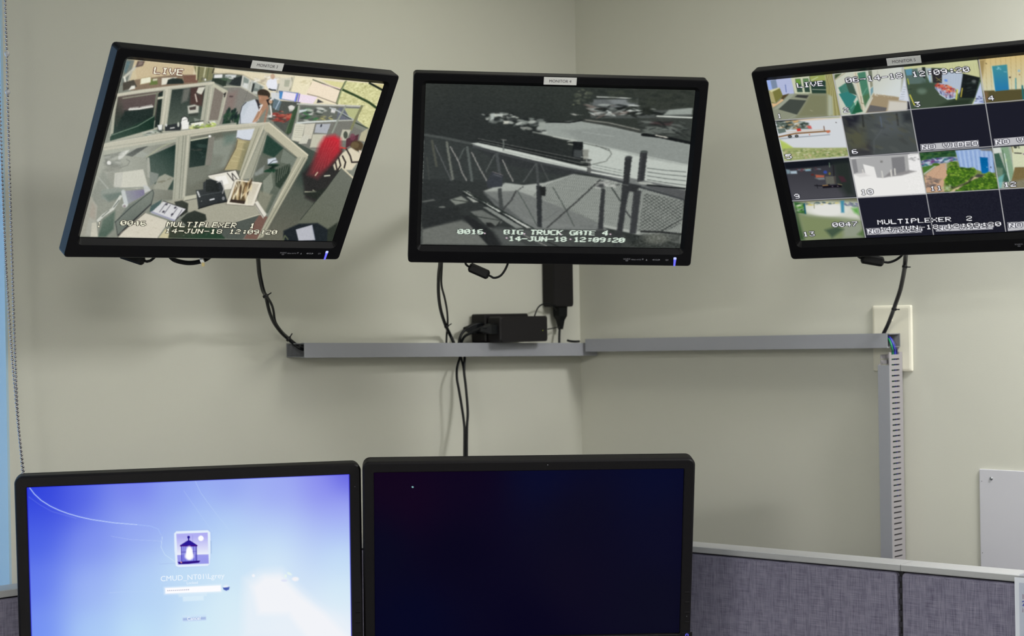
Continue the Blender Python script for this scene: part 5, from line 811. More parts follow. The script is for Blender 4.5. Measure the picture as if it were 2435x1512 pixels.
def picture_dark():
    p = Painter(RDR, TDR, DW, DH, 520, 292, (4, 2, 26)); p.c = (840, 1060, 2.899)
    p.field([((200, 220), (16, 0, 26)), ((420, 380), (18, 0, 28)), ((800, 250), (10, 0, 28)), ((1300, 210), (4, 8, 44)), ((2100, 210), (4, 8, 42)), ((200, 700), (2, 4, 30)), ((700, 700), (2, 0, 26)), ((1500, 500), (8, 6, 30)), ((2200, 600), (8, 8, 36)), ((1500, 900), (10, 6, 30)), ((400, 1200), (0, 2, 34)), ((1200, 1200), (2, 0, 28)), ((2100, 1100), (8, 8, 30))], 70)
    p.ell(409, 286, 6, 6, (150, 206, 206)); return p
# ================================================================== the room
FL, RL = 5.6, 5.6                     # lengths of the two visible walls
XE = on_frame(20, 900, WL).x          # where the wall ends at the window, measured from the corner
WIN_W, SILL, HEAD, REV = 1.35, 0.95, 2.32, 0.16
def wall_prism(mb, poly_xz, y0, y1, M):
    rings = [[M @ Vector((x, y, z)) for x, z in poly_xz] for y in (y0, y1)]
    mb.loops(rings)
mb = MB()
for (x0, x1, z0, z1) in ((XE, 0.0, 0, CEIL), (XE - WIN_W, XE, 0, SILL), (XE - WIN_W, XE, HEAD, CEIL), (-FL, XE - WIN_W, 0, CEIL)):
    mb.box(x0, x1, 0, REV, z0, z1)
o = mb.build('wall_left', M_WALL, M=WL); structure(o)
o = MB().box(0.0, RL, 0, 0.12, 0, CEIL).build('wall_right', M_WALL, M=WR); structure(o)
PL, PR = WL @ Vector((-FL, 0, 0)), WR @ Vector((RL, 0, 0)); PB = PL + PR - CORNER
quad = [CORNER, PR, PB, PL]
for nm, z0, z1, m in (('floor', -0.05, 0.0, M_FLOOR), ('ceiling', CEIL, CEIL + 0.05, M_CEIL)):
    mb = MB(); mb.loops([[Vector((q.x, q.y, z)) for q in quad] for z in (z0, z1)]); structure(mb.build(nm, m))
for nm, a, b in (('wall_back', PL, PB), ('wall_front', PB, PR)):
    d = (b - a).normalized(); nrm = Vector((d.y, -d.x, 0)); c = (PL + PR) / 2
    if nrm.dot(c - a) > 0: nrm = -nrm
    mb = MB(); mb.hexa([Vector((p.x, p.y, z)) for p in (a, a + nrm * .1, b, b + nrm * .1) for z in (0, CEIL)]); structure(mb.build(nm, M_WALL))
# window in the left wall: reveal tinted with daylight, frame, glass
wd = bpy.data.objects.new('window_1', None); COL.objects.link(wd); wd.matrix_world = WL @ Matrix.Translation((XE - WIN_W / 2, REV, SILL)); structure(wd)
h = WIN_W / 2; H_ = HEAD - SILL
mb = MB()
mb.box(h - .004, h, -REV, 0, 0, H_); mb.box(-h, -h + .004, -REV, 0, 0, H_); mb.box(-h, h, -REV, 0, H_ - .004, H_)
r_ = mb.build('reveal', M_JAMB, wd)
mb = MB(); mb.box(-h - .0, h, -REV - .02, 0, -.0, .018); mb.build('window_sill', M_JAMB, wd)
mb = MB(); f_ = .045
mb.box(-h, h, 0, .05, 0, f_); mb.box(-h, h, 0, .05, H_ - f_, H_); mb.box(-h, -h + f_, 0, .05, f_, H_ - f_); mb.box(h - f_, h, 0, .05, f_, H_ - f_); mb.box(-.02, .02, 0, .05, f_, H_ - f_)
mb.build('window_frame', M_STEEL, wd)
gm = bpy.data.materials.new('window_glass'); gm.use_nodes = True; nt = gm.node_tree; nt.nodes.remove(nt.nodes['Principled BSDF'])
g1 = nt.nodes.new('ShaderNodeBsdfTransparent'); g2 = nt.nodes.new('ShaderNodeBsdfGlossy'); g2.inputs['Roughness'].default_value = 0.02; mx = nt.nodes.new('ShaderNodeMixShader'); mx.inputs[0].default_value = 0.07
nt.links.new(g1.outputs[0], mx.inputs[1]); nt.links.new(g2.outputs[0], mx.inputs[2]); nt.links.new(mx.outputs[0], nt.nodes['Material Output'].inputs[0])
mb = MB(); mb.box(-h + f_, -.02, .022, .028, f_, H_ - f_); mb.box(.02, h - f_, .022, .028, f_, H_ - f_); mb.build('glass', gm, wd)
# daylight falling through that window
ld = bpy.data.lights.new('daylight', 'AREA'); ld.shape = 'RECTANGLE'; ld.size = WIN_W; ld.size_y = H_; ld.energy = 7.5; ld.color = (0.36, 0.66, 1.0)
lo = bpy.data.objects.new('daylight', ld); COL.objects.link(lo)
lo.matrix_world = WL @ Matrix.Translation((XE - WIN_W / 2, REV + .35, (SILL + HEAD) / 2)) @ Matrix(((1, 0, 0, 0), (0, 0, 1, 0), (0, 1, 0, 0), (0, 0, 0, 1)))
# -> local -Z of the lamp must look into the room (-Y of the wall frame)

# ceiling fixtures; the rear pair and the corner one are added fill
for i, (lx, ly, sx, sy, w, c, rz) in enumerate(LIGHTS):
    t = thing('ceiling_light', ['square recessed ceiling light over the viewing spot', 'long ceiling light parallel to the right wall', 'short ceiling light closest to the right wall', 'unseen square ceiling light added as fill behind the viewing spot on the right', 'unseen long ceiling light added as fill behind the viewing spot on the left', 'small square ceiling light added to brighten the corner'][i], 'ceiling light', Matrix.Translation((lx, ly, CEIL)) @ Matrix.Rotation(rz, 4, 'Z'))
    mb = MB(); a, b = sx / 2 + .03, sy / 2 + .03
    mb.box(-a, a, -b, -b + .03, -.04, 0); mb.box(-a, a, b - .03, b, -.04, 0); mb.box(-a, -a + .03, -b + .03, b - .03, -.04, 0); mb.box(a - .03, a, -b + .03, b - .03, -.04, 0)
    mb.build('frame', M_TROF, t)
    MB().box(-a + .03, a - .03, -b + .03, b - .03, -.02, -.012).build('diffuser', M_TROF, t)

# ================================================================== wall monitors
def rrect(w0, w1, z0, z1, r=0.0, n=5):
    if r <= 0: return [(w0, z0), (w1, z0), (w1, z1), (w0, z1)]
    out = []
    for cx_, cz_, a0 in ((w0 + r, z0 + r, 180), (w1 - r, z0 + r, 270), (w1 - r, z1 - r, 0), (w0 + r, z1 - r, 90)):
        for k in range(n + 1):
            a = math.radians(a0 + 90 * k / n); out.append((cx_ + r * math.cos(a), cz_ + r * math.sin(a)))
    return out
def frame_mesh(outer, inner, prof_out, prof_in, r_out=0.0, r_in=0.0, n=5):
    """a picture-frame solid: prof_* are (inset, y) steps from back to front / front to back"""
    rings = []
    for ins, y in prof_out:
        w0, w1, z0, z1 = outer; rings.append([Vector((x, y, z)) for x, z in rrect(w0 + ins, w1 - ins, z0 + ins, z1 - ins, max(r_out - ins, 0.0004) if r_out else 0, n)])
    for q in prof_in:
        w0, w1, z0, z1 = inner; ins, y = q[0], q[1]; b = q[2] if len(q) > 2 else ins
        rings.append([Vector((x, y, z)) for x, z in rrect(w0 + ins, w1 - ins, z0 + b, z1 - ins, max(r_in - ins, 0.0004) if r_out else 0, n)])
    return MB().loops(rings, cap0=False, cap1=False)
BS, BT, BB = 0.0215, 0.0199, 0.0326
def M_pose(R, T):
    x = C2W @ np.array(R)[:, 0]; y = C2W @ np.array(R)[:, 2]; z = -(C2W @ np.array(R)[:, 1])
    return frame(cw(T), x, y, z)
G_WM = 'camera monitors hung high in the corner'
def wall_monitor(R, T, label, number, picture, foot_px, WF, sticker, wallside):
    M = M_pose(R, T); t = thing('wall_monitor', label, 'monitor', M)
    X, Z0, Z1 = SW / 2, -SH / 2, SH / 2
    fr = frame_mesh((-X - BS, X + BS, Z0 - BB, Z1 + BT), (-X, X, Z0, Z1),
        [(.003, .0185), (0, .0165), (0, -.0025), (.0015, -.004)],
        [(-.007, -.004, -.0105), (-.0005, .0022, -.0012), (-.0005, .006, -.0012)], r_out=.006, r_in=.0025, n=3)
    fr.build('bezel', M_BLACK, t)
    MB().box(-X - .002, X + .002, .004, .0065, Z0 - .003, Z1 + .002).build('panel_back', M_BLACKB, t)
    picture().mesh('screen', screen_mat('screen_glow', 1.0), t, y=.0026)
    # rear housing
    mb = MB(); rings = [[Vector((x, y, z)) for x, z in rrect(-X - .014 + i, X + .014 - i, Z0 - .022 + i, Z1 + .012 - i, .012, 3)] for i, y in ((.004, .016), (.004, .019), (.03, .030), (.07, .050), (.075, .052))]
    mb.loops(rings); mb.build('rear_housing', M_BLACKB, t)
    # label strip stuck on the top bezel
    c = [on_frame(px, py, M, -.0044) for px, py in sticker]
    lw = ((c[1] - c[0]).length + (c[2] - c[3]).length) / 2; lh = ((c[3] - c[0]).length + (c[2] - c[1]).length) / 2; cc = (c[0] + c[1] + c[2] + c[3]) / 4
    tilt = math.atan2((c[1] - c[0]).z + (c[2] - c[3]).z, (c[1] - c[0]).x + (c[2] - c[3]).x)
    LM = Matrix.Translation((cc.x, -.0042, cc.z)) @ Matrix.Rotation(-tilt, 4, 'Y')
    lab = MB().box(-lw / 2, lw / 2, -.0003, .0002, -lh / 2, lh / 2).build('label_strip', M_LABEL, t, M=LM); lab['label'] = 'white paper strip reading MONITOR %s' % number
    text_mesh('MONITOR ' + number, .0072, Matrix.Translation((0, -.00045, -.0026)), 'lettering', lab, align='CENTER', sx=1.0, material=M_INK)
    # printed controls along the lower bezel, placed as on the middle monitor
    M4 = M_pose(RM4, TM4)
    bp = []
    def word(tx, px, py, size, sx=1.0):
        q = on_frame(px, py, M4, -.0042); bp.append(text_mesh(tx, size, Matrix.Translation((q.x, -.0042, q.z - size * .36)), 'control_print', t, align='CENTER', sx=sx, material=M_PRINT))
    for a in (('SOURCE', 1490.5, 615.6, .0034, 1.0), ('MENU', 1506.4, 617.2, .0031, 1.0), ('AUTO/', 1519.3, 617.2, .0030, 1.0), ('VOL', 1560.4, 617.6, .0040, 1.0), ('O/I', 1585.8, 618, .0040, 1.0)): word(*a)
    for px, py, dx, dz in ((1528.4, 616.6, 0, -1), (1537.4, 617.6, 0, 1), (1553, 617.6, -1, 0), (1567.7, 617.6, 1, 0)):
        mb = MB(); q = on_frame(px, py, M4, -.0042); s_ = .0014; a = Vector((dx, 0, dz)); b = Vector((dz, 0, -dx))
        mb.add([q + a * s_ * 1.1 + Vector((0, -.0001, 0)), q - a * s_ + b * s_ + Vector((0, -.0001, 0)), q - a * s_ - b * s_ + Vector((0, -.0001, 0))], [(0, 1, 2)]); mb.build('arrow_mark', M_PRINT, t)
    q = on_frame(1490.5, 619.6, M4, -.0042); mb = MB()
    mb.add([Vector((q.x + .0024 * math.cos(k * math.pi / 5) * (1 if k < 10 else .7), -.0043, q.z + .0012 * math.sin(k * math.pi / 5) * (1 if k < 10 else .6))) for k in range(20)], [(k, (k + 1) % 10, 10 + (k + 1) % 10, 10 + k) for k in range(10)])
    mb.build('source_mark', M_PRINT, t)
    q0, q1 = on_frame(1605.3, 612.0, M4, -.0042), on_frame(1603.8, 631.5, M4, -.0042); q1.x = q0.x
    zb = Z0 - BB + .0004
    led = MB().loops([[Vector((q0.x + sx_ * wd_, y, z)) for sx_, y in ((-1, -.0036), (-1, -.0046), (1, -.0046), (1, -.0036))] for wd_, z in ((.0017, zb), (.0019, (zb + q0.z) / 2), (.0024, q0.z - .004))]).build('power_light', M_LED, t); led['label'] = 'glowing blue power light'
    MB().loops([[Vector((q0.x + sx_ * wd_, y, z)) for sx_, y in ((-1, -.0036), (-1, -.0047), (1, -.0047), (1, -.0036))] for wd_, z in ((.0024, q0.z - .004), (.0026, q0.z - .001), (.0016, q0.z))]).build('light_tip', M_LED2, led)
    # arm to the wall
    Mi = M.inverted(); fo = on_frame(foot_px[0], foot_px[1], WF, 0); fw = WF @ Vector((fo.x, 0, fo.z))
    nw = (WF.to_3x3() @ Vector((0, -1, 0))).normalized()
    vesa = M @ Vector((0, .056, 0)); zr = M.to_3x3() @ Vector((0, 1, 0))
    MB().box(-.06, .06, .050, .056, -.06, .06).build('mount_plate', M_DARK, t)
    base = fw + nw * .03; el = (base + vesa + zr * .05) / 2 + Vector((0, 0, 0))
    mb = MB(); mb.tube([Mi @ v for v in (vesa - zr * .004, vesa + zr * .03)], .02, 12, 2); mb.tube([Mi @ v for v in (vesa + zr * .028, (vesa + base) / 2, base)], .016, 10, 4)
    mb.build('mount_arm', M_DARK, t)
    WMi = Mi @ WF
    mb = MB(); mb.box(fo.x - .05, fo.x + .05, -.032, -.0005, fo.z - .11, fo.z + .11, M=WMi); mb.build('wall_bracket', M_DARK, t)
    return t, M
m3, MM3 = wall_monitor(RM3, TM3, 'wall monitor labelled MONITOR 3 showing an office with a man taking a photo', '3', picture_office, (560, 385), WL, [(600.4, 143.7), (675.6, 151), (670.7, 169.6), (596, 161.5)], 'left')
m4, MM4 = wall_monitor(RM4, TM4, 'wall monitor labelled MONITOR 4 showing a grey picture of a truck gate', '4', picture_gate, (1180, 380), WL, [(1292.8, 183.3), (1371.7, 185), (1370.6, 202.6), (1293.5, 200.8)], 'left')
m5, MM5 = wall_monitor(RM5, TM5, 'wall monitor labelled MONITOR 5 showing a grid of sixteen camera views', '5', picture_grid, (2200, 385), WR, [(2107.7, 139.2), (2189, 131.8), (2191, 149.2), (2110, 157)], 'right')

# ================================================================== desk monitors
def desk_monitor(R, T, label, picture, strength, buttons, power, dots, foot_z):
    M = M_pose(R, T); t = thing('desk_monitor', label, 'monitor', M)
    X, Z = DW / 2, DH / 2; B = .0187; TOPB = .0182; BOT = .019
    outer = (-X - B, X + B, -Z - BOT, Z + TOPB)
    fr = frame_mesh(outer, (-X, X, -Z, Z), [(.0022, .030), (.0004, .0285), (.0022, .0265), (.0022, .0245), (0, .0225), (0, .001), (.0012, -.0022), (.0035, -.004)],
        [(-.0016, -.004), (-.0004, -.003), (-.0002, .0015), (-.0002, .005)], r_out=.0125, r_in=.002, n=7)
    fr.build('bezel', M_DELL, t)
    MB().box(-X - .002, X + .002, .0035, .006, -Z - .002, Z + .002).build('panel_back', M_BLACKB, t)
    picture().mesh('screen', screen_mat('desk_screen_glow', strength), t, y=.0018)
    mb = MB(); mb.loops([[Vector((x, y, z)) for x, z in rrect(outer[0] + i, outer[1] - i, outer[2] + i, outer[3] - i, .012, 4)] for i, y in ((.004, .026), (.004, .031), (.03, .042), (.08, .055))]); mb.build('rear_housing', M_DELL, t)
    for px, py in buttons:
        q = on_frame(px, py, M, -.004)
        MB().loops([[Vector((q.x + dx, y, q.z + dz)) for dx, dz in rrect(-.0042 + i, .0042 - i, -.0013 + i, .0013 - i, .0009, 2)] for i, y in ((0, -.0035), (0, -.0046), (.0006, -.0051))]).build('button', M_DELL, t, )
    for px, py, rr in dots:
        q = on_frame(px, py, M, -.004); MB().ball((q.x, -.0036, q.z), rr, 10, 6).build('sensor_dot', M_PRINT, t)
    if power:
        q = on_frame(power[0], power[1], M, -.004)
        pb = MB().box(q.x - .009, q.x + .009, -.0048, -.0036, q.z - .010, q.z + .0045).build('power_button', M_DELL, t, bevel=.0006)
        mb = MB(); n = 18
        vs = [Vector((q.x + r * math.sin(a), -.005, q.z + r * math.cos(a) - .0006)) for r in (.0020, .0028) for a in [math.radians(35 + 290 * k / n) for k in range(n + 1)]]
        mb.add(vs, [(k, k + 1, n + 2 + k, n + 1 + k) for k in range(n)]); mb.box(q.x - .0004, q.x + .0004, -.0051, -.0049, q.z - .0004, q.z + .0024)
        l = mb.build('power_symbol', M_LED, pb); l['label'] = 'small glowing blue power symbol'
    # stand down to the desk
    Mi = M.inverted(); back = M @ Vector((0, .052, -.02)); ax = M.to_3x3() @ Vector((0, 1, 0)); col = Vector((back.x, back.y, 0)) + Vector((ax.x, ax.y, 0)).normalized() * .055
    yaw = math.atan2(ax.y, ax.x) - math.pi / 2; Q = Mi @ Matrix.Translation((col.x, col.y, foot_z)) @ Matrix.Rotation(yaw, 4, 'Z')
    mb = MB(); mb.box(-.035, .035, -.012, .018, .015, back.z - foot_z + .05, M=Q); mb.build('stand_post', M_DELL, t, bevel=.004)
    mb = MB(); mb.hexa([Mi @ v for v in [back + dx + dz + dd for dx in (-(M.to_3x3() @ Vector((.04, 0, 0))), M.to_3x3() @ Vector((.04, 0, 0))) for dd in (Vector((0, 0, 0)), ax * .05) for dz in (Vector((0, 0, -.04)), Vector((0, 0, .04)))]]); mb.build('tilt_bracket', M_DELL, t)
    mb = MB(); mb.box(-.13, .13, -.14, .07, .001, .016, M=Q); mb.build('stand_base', M_DELL, t, bevel=.004)
    return t, M
DESK_Z = 0.74
d1, MD1 = desk_monitor(RDL, TDL, 'black desk monitor at the lower left showing a bright blue sign-in screen', picture_signin, 1.0,
    [(851, 1430.7), (851.8, 1455), (852.2, 1479), (853, 1503)], None, [(844, 1157, .0007)], DESK_Z)
d2, MD2 = desk_monitor(RDR, TDR, 'black desk monitor with a dark blank screen, beside the blue-lit one', picture_dark, 0.9,
    [(1634.4, 1408.4), (1634.2, 1431.8), (1634, 1456), (1633.6, 1479)], (1633.2, 1508.4), [(1302.5, 1105.3, .0009), (1633, 1465, .0007)], DESK_Z)
# faint lettering of the sign-in screen
M_FAINT = mat('screen_lettering', (0, 0, 0, 1), 0.5, emis=srgb(236, 244, 252), estr=1.0)
def ds_text(body, px, py, size, bold=0.0, material=M_FAINT):
    q = on_frame(px, py, MD1, .0012); return text_mesh(body, size, Matrix.Translation((q.x, .0012, q.z)), 'screen_text', d1, align='CENTER', material=material, bold=bold)
ds_text('CMUD_NT01\\Lgrey', 458, 1378, .0122); ds_text('Locked', 457, 1388.5, .0062)
ds_text('Cancel', 461, 1474, .0078, .0001)

# desk under them
# (built after the panels, whose line it follows)
def build_desk():
  global tk
  tk = thing('desk', 'grey laminate desk under the two black desk monitors', 'desk', Matrix.Translation((-.30, 2.62, 0)))
  inv = tk.matrix_world.inverted(); Jw = J + Vector((0, -.02, 0))
  pts = [PLF @ Vector((-.42, -.012, 0)), Vector((Jw.x, Jw.y, 0)), PRF @ Vector((.1, -.012, 0)), PRF @ Vector((.1, -.62, 0)), Vector((Jw.x, Jw.y - 1.05, 0)), PLF @ Vector((-.42, -.62, 0))]
  mb = MB(); mb.loops([[inv @ Vector((p.x, p.y, z)) for p in pts] for z in (.705, .739)]); mb.build('desktop', M_DESK, tk)
  for F, x, y in ((PLF, -.36, -.5), (PRF, .03, -.5), (PLF, -.36, -.08), (PRF, .03, -.08)):
    p = inv @ (F @ Vector((x, y, 0))); MB().box(p.x - .02, p.x + .02, p.y - .02, p.y + .02, .001, .705).build('leg', M_CAP, tk)

# ================================================================== cubicle panels behind the desk
PH = EYE - 0.43
A_ = on_z(1649, 1299.8, PH); B_ = on_z(2410, 1367.5, PH); S_ = on_z(2141, 1342, PH); L_ = on_z(19, 1402.5, PH)
dR = Vector((B_.x - A_.x, B_.y - A_.y, 0)).normalized(); nR = Vector((-dR.y, dR.x, 0))
if nR.y < 0: nR = -nR
PRF = frame((S_.x, S_.y, 0), dR, nR, (0, 0, 1))                      # x along the panel, y towards the wall; origin at the seam
dL = Vector((math.cos(aL), math.sin(aL), 0)); nL = Vector((-dL.y, dL.x, 0))
PLF = frame((L_.x, L_.y, 0), dL, nL, (0, 0, 1))
den = dL.x * dR.y - dL.y * dR.x; dv = Vector((S_.x - L_.x, S_.y - L_.y, 0)); tJ = (dv.x * dR.y - dv.y * dR.x) / den   # where both lines meet
J = Vector((L_.x, L_.y, 0)) + dL * tJ; xJ = (PRF.inverted() @ J).x
TH = .055
def cubicle(name, label, F, x0, x1, closed_left=True):
    ra, rb = (.0035, .0075) if closed_left else (.0012, .0035)
    t = thing(name, label, 'partition panel', F @ Matrix.Translation((x0, 0, 0))); w = x1 - x0
    mb = MB(); mb.loops([[Vector((x, y, z)) for y, z in ((.001, PH - .0115), (0, PH - .010), (0, PH - .0012), (.0012, PH), (TH - .001, PH), (TH, PH - .002), (TH, PH - .0115))] for x in (.0006, w - .0006)]); mb.build('top_cap', M_CAP, t)
    mb = MB(); mb.box(.001, w - .001, .012, TH - .012, .02, PH - .012); mb.build('core', M_DARK, t)
    rings = [[Vector((x, y, z)) for x, z in rrect(ra + i, w - rb - i, .06 + i, PH - .0145 - i, .007, 4)] for i, y in ((0, .013), (0, .0035), (.0012, .0012), (.0035, .0004))]
    MB().loops(rings).build('fabric_front', M_FAB, t)
    rings = [[Vector((x, TH - y, z)) for x, z in rrect(ra + i, w - rb - i, .06 + i, PH - .0145 - i, .007, 4)] for i, y in ((0, .013), (0, .0035), (.0012, .0012), (.0035, .0004))]
    MB().loops(rings).build('fabric_back', M_FAB, t)
    MB().box(.002, w - .002, .006, TH - .006, .001, .055).build('base_rail', M_CAP, t)
    mb = MB()
    for k in range(60): mb.box(w - .0068, w - .0008, .006, .012, PH - .03 - .0195 * k, PH - .021 - .0195 * k)
    if closed_left: mb.build('slotted_rail', mat('rail_steel', srgb(36, 33, 44), .5), t)
    return t
xE = (PRF.inverted() @ B_).x + .55
cubicle('cubicle_panel', 'grey fabric partition panel between the dark monitor and the upright black gap', PRF, xJ + .003, 0.0)
cubicle('cubicle_panel', 'grey fabric partition panel at the right edge with a paper sign', PRF, 0.0, xE, False)
cubicle('cubicle_panel', 'grey fabric partition panel at the lower left corner beside the blue-lit monitor', PLF, -.62, tJ - .005, False)

build_desk()
# paper sign in a clear holder hooked on the right panel
q = on_frame(2412.6, 1372.2, PRF, -.004)
t = thing('paper_sign', 'white paper sign in a clear holder hanging over the right partition', 'sign', PRF @ Matrix.Translation((q.x, -.004, q.z)))
MB().box(0, .216, -.0006, 0, -.279, 0).build('sheet', M_PAPER, t)
for tx, px, py, m, b in (('If', 2430.6, 1424, M_INKR, 0), ('2', 2430.4, 1440, M_INKB, .0004), ('it', 2430.4, 1455.6, M_INKR, 0)):
    c = on_frame(px, py, PRF, -.0048); text_mesh(tx, .0115, Matrix.Translation((c.x - q.x, -.0008, c.z - q.z)), 'lettering', t, material=m, bold=b)
cm = bpy.data.materials.new('clear_acrylic'); cm.use_nodes = True; nt = cm.node_tree; nt.nodes.remove(nt.nodes['Principled BSDF'])
g1 = nt.nodes.new('ShaderNodeBsdfTransparent'); g1.inputs[0].default_value = (.93, .94, .98, 1); g2 = nt.nodes.new('ShaderNodeBsdfGlossy'); g2.inputs['Roughness'].default_value = 0.08; mx = nt.nodes.new('ShaderNodeMixShader'); mx.inputs[0].default_value = 0.12
nt.links.new(g1.outputs[0], mx.inputs[1]); nt.links.new(g2.outputs[0], mx.inputs[2]); nt.links.new(mx.outputs[0], nt.nodes['Material Output'].inputs[0])
dz = PH - q.z
mb = MB(); mb.box(.008, .21, -.0019, -.0009, -.281, -.008); mb.box(.008, .21, .0005, .0015, -.281, dz + .001); mb.box(.008, .21, .0015, TH + .006, dz + .0005, dz + .0015); mb.box(.008, .21, TH + .0055, TH + .0065, dz - .03, dz + .0005)
mb.build('clear_holder', cm, t)

# ================================================================== wiring ducts
DD = .058
def slanted(mb, xa, xb, y0, y1, za0, za1, zb0, zb1):
    mb.hexa([Vector((xa, y0, za0)), Vector((xa, y0, za1)), Vector((xa, y1, za0)), Vector((xa, y1, za1)), Vector((xb, y0, zb0)), Vector((xb, y0, zb1)), Vector((xb, y1, zb0)), Vector((xb, y1, zb1))])
def horizontal_duct(label, F, pa, pb, xlimit, bk=.0005):
    a = on_frame(pa[0], pa[1], F, -DD); b = on_frame(pb[0], pb[1], F, -DD); a2 = on_frame(pa[0], pa[2], F, -DD); b2 = on_frame(pb[0], pb[2], F, -DD)
    xa, xb = (a.x, xlimit[1]) if xlimit[0] is None else (xlimit[0], b.x)
    k = lambda x, u, v: u.z + (v.z - u.z) * (x - a.x) / (b.x - a.x)
    ta, ba = k(xa, a, b), k(xa, a2, b2); tb, bb = k(xb, a, b), k(xb, a2, b2)
    hh = ((ta - ba) + (tb - bb)) / 2; ca, cb_ = (ta + ba) / 2, (tb + bb) / 2; ta, ba, tb, bb = ca + hh / 2, ca - hh / 2, cb_ + hh / 2, cb_ - hh / 2
    t = thing('wiring_duct', label, 'cable duct', F @ Matrix.Translation((xa, 0, ba)))
    w = xb - xa; s = (bb - ba); T_ = .0018
    mb = MB(); slanted(mb, 0, w, -bk - .0022, -bk, 0, hh, s, s + hh); slanted(mb, 0, w, -DD + .002, -bk - .0022, 0, T_, s, s + T_)
    n = int(w / .0105)
    for i in range(n):            # fingers of the upper side wall
        xs0, xs1 = w * (i + .14) / n, w * (i + .86) / n; slanted(mb, xs0, xs1, -DD + .002, -bk - .0022, hh - T_ + s * xs0 / w, hh + s * xs0 / w, hh - T_ + s * xs1 / w, hh + s * xs1 / w)
    mb.build('channel', M_DUCTIN, t)
    mb = MB(); slanted(mb, 0, w, -DD, -DD + .002, -.0006, hh + .0006, s - .0006, s + hh + .0006); slanted(mb, 0, w, -DD + .002, -DD + .011, hh, hh + .0008, s + hh, s + hh + .0008); slanted(mb, 0, w, -DD + .002, -DD + .011, -.0008, 0, s - .0008, s); mb.build('cover', M_DUCT, t)
    return t, xa, xb, ta, tb
hd1 = horizontal_duct('grey horizontal wiring duct on the left wall under the middle monitor', WL, (724, 817.2, 848.6), (1383, 815.2, 845.8), (None, -.006))
hd2 = horizontal_duct('grey horizontal wiring duct on the right wall ending at the ivory plate', WR, (1386, 806.5, 836.0), (2109, 794.0, 825.8), (.062, None), .0072)
# vertical slotted duct on the right wall
a = on_frame(2088, 868, WR, -DD); b = on_frame(2114.5, 868, WR, -DD); a2 = on_frame(2095, 1325, WR, -DD); b2 = on_frame(2121, 1325, WR, -DD)
top = on_frame(2114, 838, WR, -DD).z
xl, xr = a.x, b.x; zb = .15; slope = (b2.x - b.x) / (b2.z - b.z)
t = thing('slotted_duct', 'grey vertical slotted wiring duct running down the right wall', 'cable duct', WR @ Matrix.Translation((xl, 0, zb)))
W_ = xr - xl; H2 = top - zb; zc = a.z - zb; pit = 12.8 / FPX * (CORNER.y * .864)
mb = MB(); mb.box(0, W_, -.0095, -.0072, 0, H2)
n = int(H2 / pit)
for side in (0, 1):
    x0, x1 = (0, .0018) if side == 0 else (W_ - .0018, W_)
    lim = zc + .002 if side == 0 else H2
    mb.box(x0, x1, -.0185, -.0095, 0, lim if side else H2 - .02)
    mb.box(x0, x1, -DD + .0012, -DD + .009, 0, lim)
    for i in range(n):
        z1 = H2 - .003 - i * pit
        mb.box(x0, x1, -DD + .009, -.0185, z1 - pit * .87, z1 - pit * .13)
mb.build('slotted_channel', mat('light_grey_duct', srgb(152, 149, 152), .5, spec=.35), t)
MB().box(-.0006, W_ + .0002, -DD - .0004, -DD + .0012, 0, zc).build('cover', M_DUCT, t)
VD = (xl, xr, top)
# wires leaving the duct end
hx = hd2[2]
def wl(px, py, off): q = on_frame(px, py, WR, -off); return WR @ q
for nm, lab, m, pts, r in (('green_wire', 'green wire dropping from the duct end into the slotted duct', M_GREEN, [(2108, 806, .03), (2113, 806, .042), (2118, 816, .048), (2121.5, 830, .045), (2123, 850, .03), (2126, 1000, .03), (2130, 1180, .03)], .0019),
                           ('blue_wire', 'blue wire dropping from the duct end into the slotted duct', M_BLUE, [(2106, 800, .022), (2114, 801, .034), (2121, 812, .038), (2126.5, 828, .036), (2128, 850, .026), (2131, 1000, .026), (2134, 1180, .026)], .0022)):
    mb = MB(); mb.tube([wl(*p_) for p_ in pts], r, 8, 6); o = mb.build(nm, m); tag(o, lab, 'wire')
mb = MB(); mb.tube([wl(*p_) for p_ in [(2106, 803, .016), (2116, 802, .02), (2124, 812, .022), (2131, 830, .022), (2132, 852, .02), (2134, 1000, .02)]], .0022, 8, 6)
tag(mb.build('dark_blue_wire', mat('navy_wire', srgb(22, 24, 92), .45)), 'dark blue wire behind the other two at the duct end', 'wire')

# ivory blank plate on the right wall
c0 = on_frame(2073, 728, WR, -.006); c1 = on_frame(2166, 724, WR, -.006); c2 = on_frame(2169, 884, WR, -.006)
x0, x1 = c0.x, (c1.x + c2.x) / 2; z0, z1 = c2.z, (c0.z + c1.z) / 2
t = thing('wall_plate', 'ivory blank wall plate behind the end of the horizontal duct', 'wall plate', WR @ Matrix.Translation(((x0 + x1) / 2, 0, (z0 + z1) / 2)))
hw, hh = (x1 - x0) / 2, (z1 - z0) / 2
MB().loops([[Vector((x, y, z)) for x, z in rrect(-hw + i, hw - i, -hh + i, hh - i, .003, 3)] for i, y in ((0, -.0005), (0, -.0035), (.0015, -.0055), (.0055, -.0065))]).build('cover_plate', M_PLATE, t)
for s_ in (-1, 1): MB().ball((0, -.0065, s_ * hh * .55), .003, 10, 6).build('screw', M_PLATE, t)

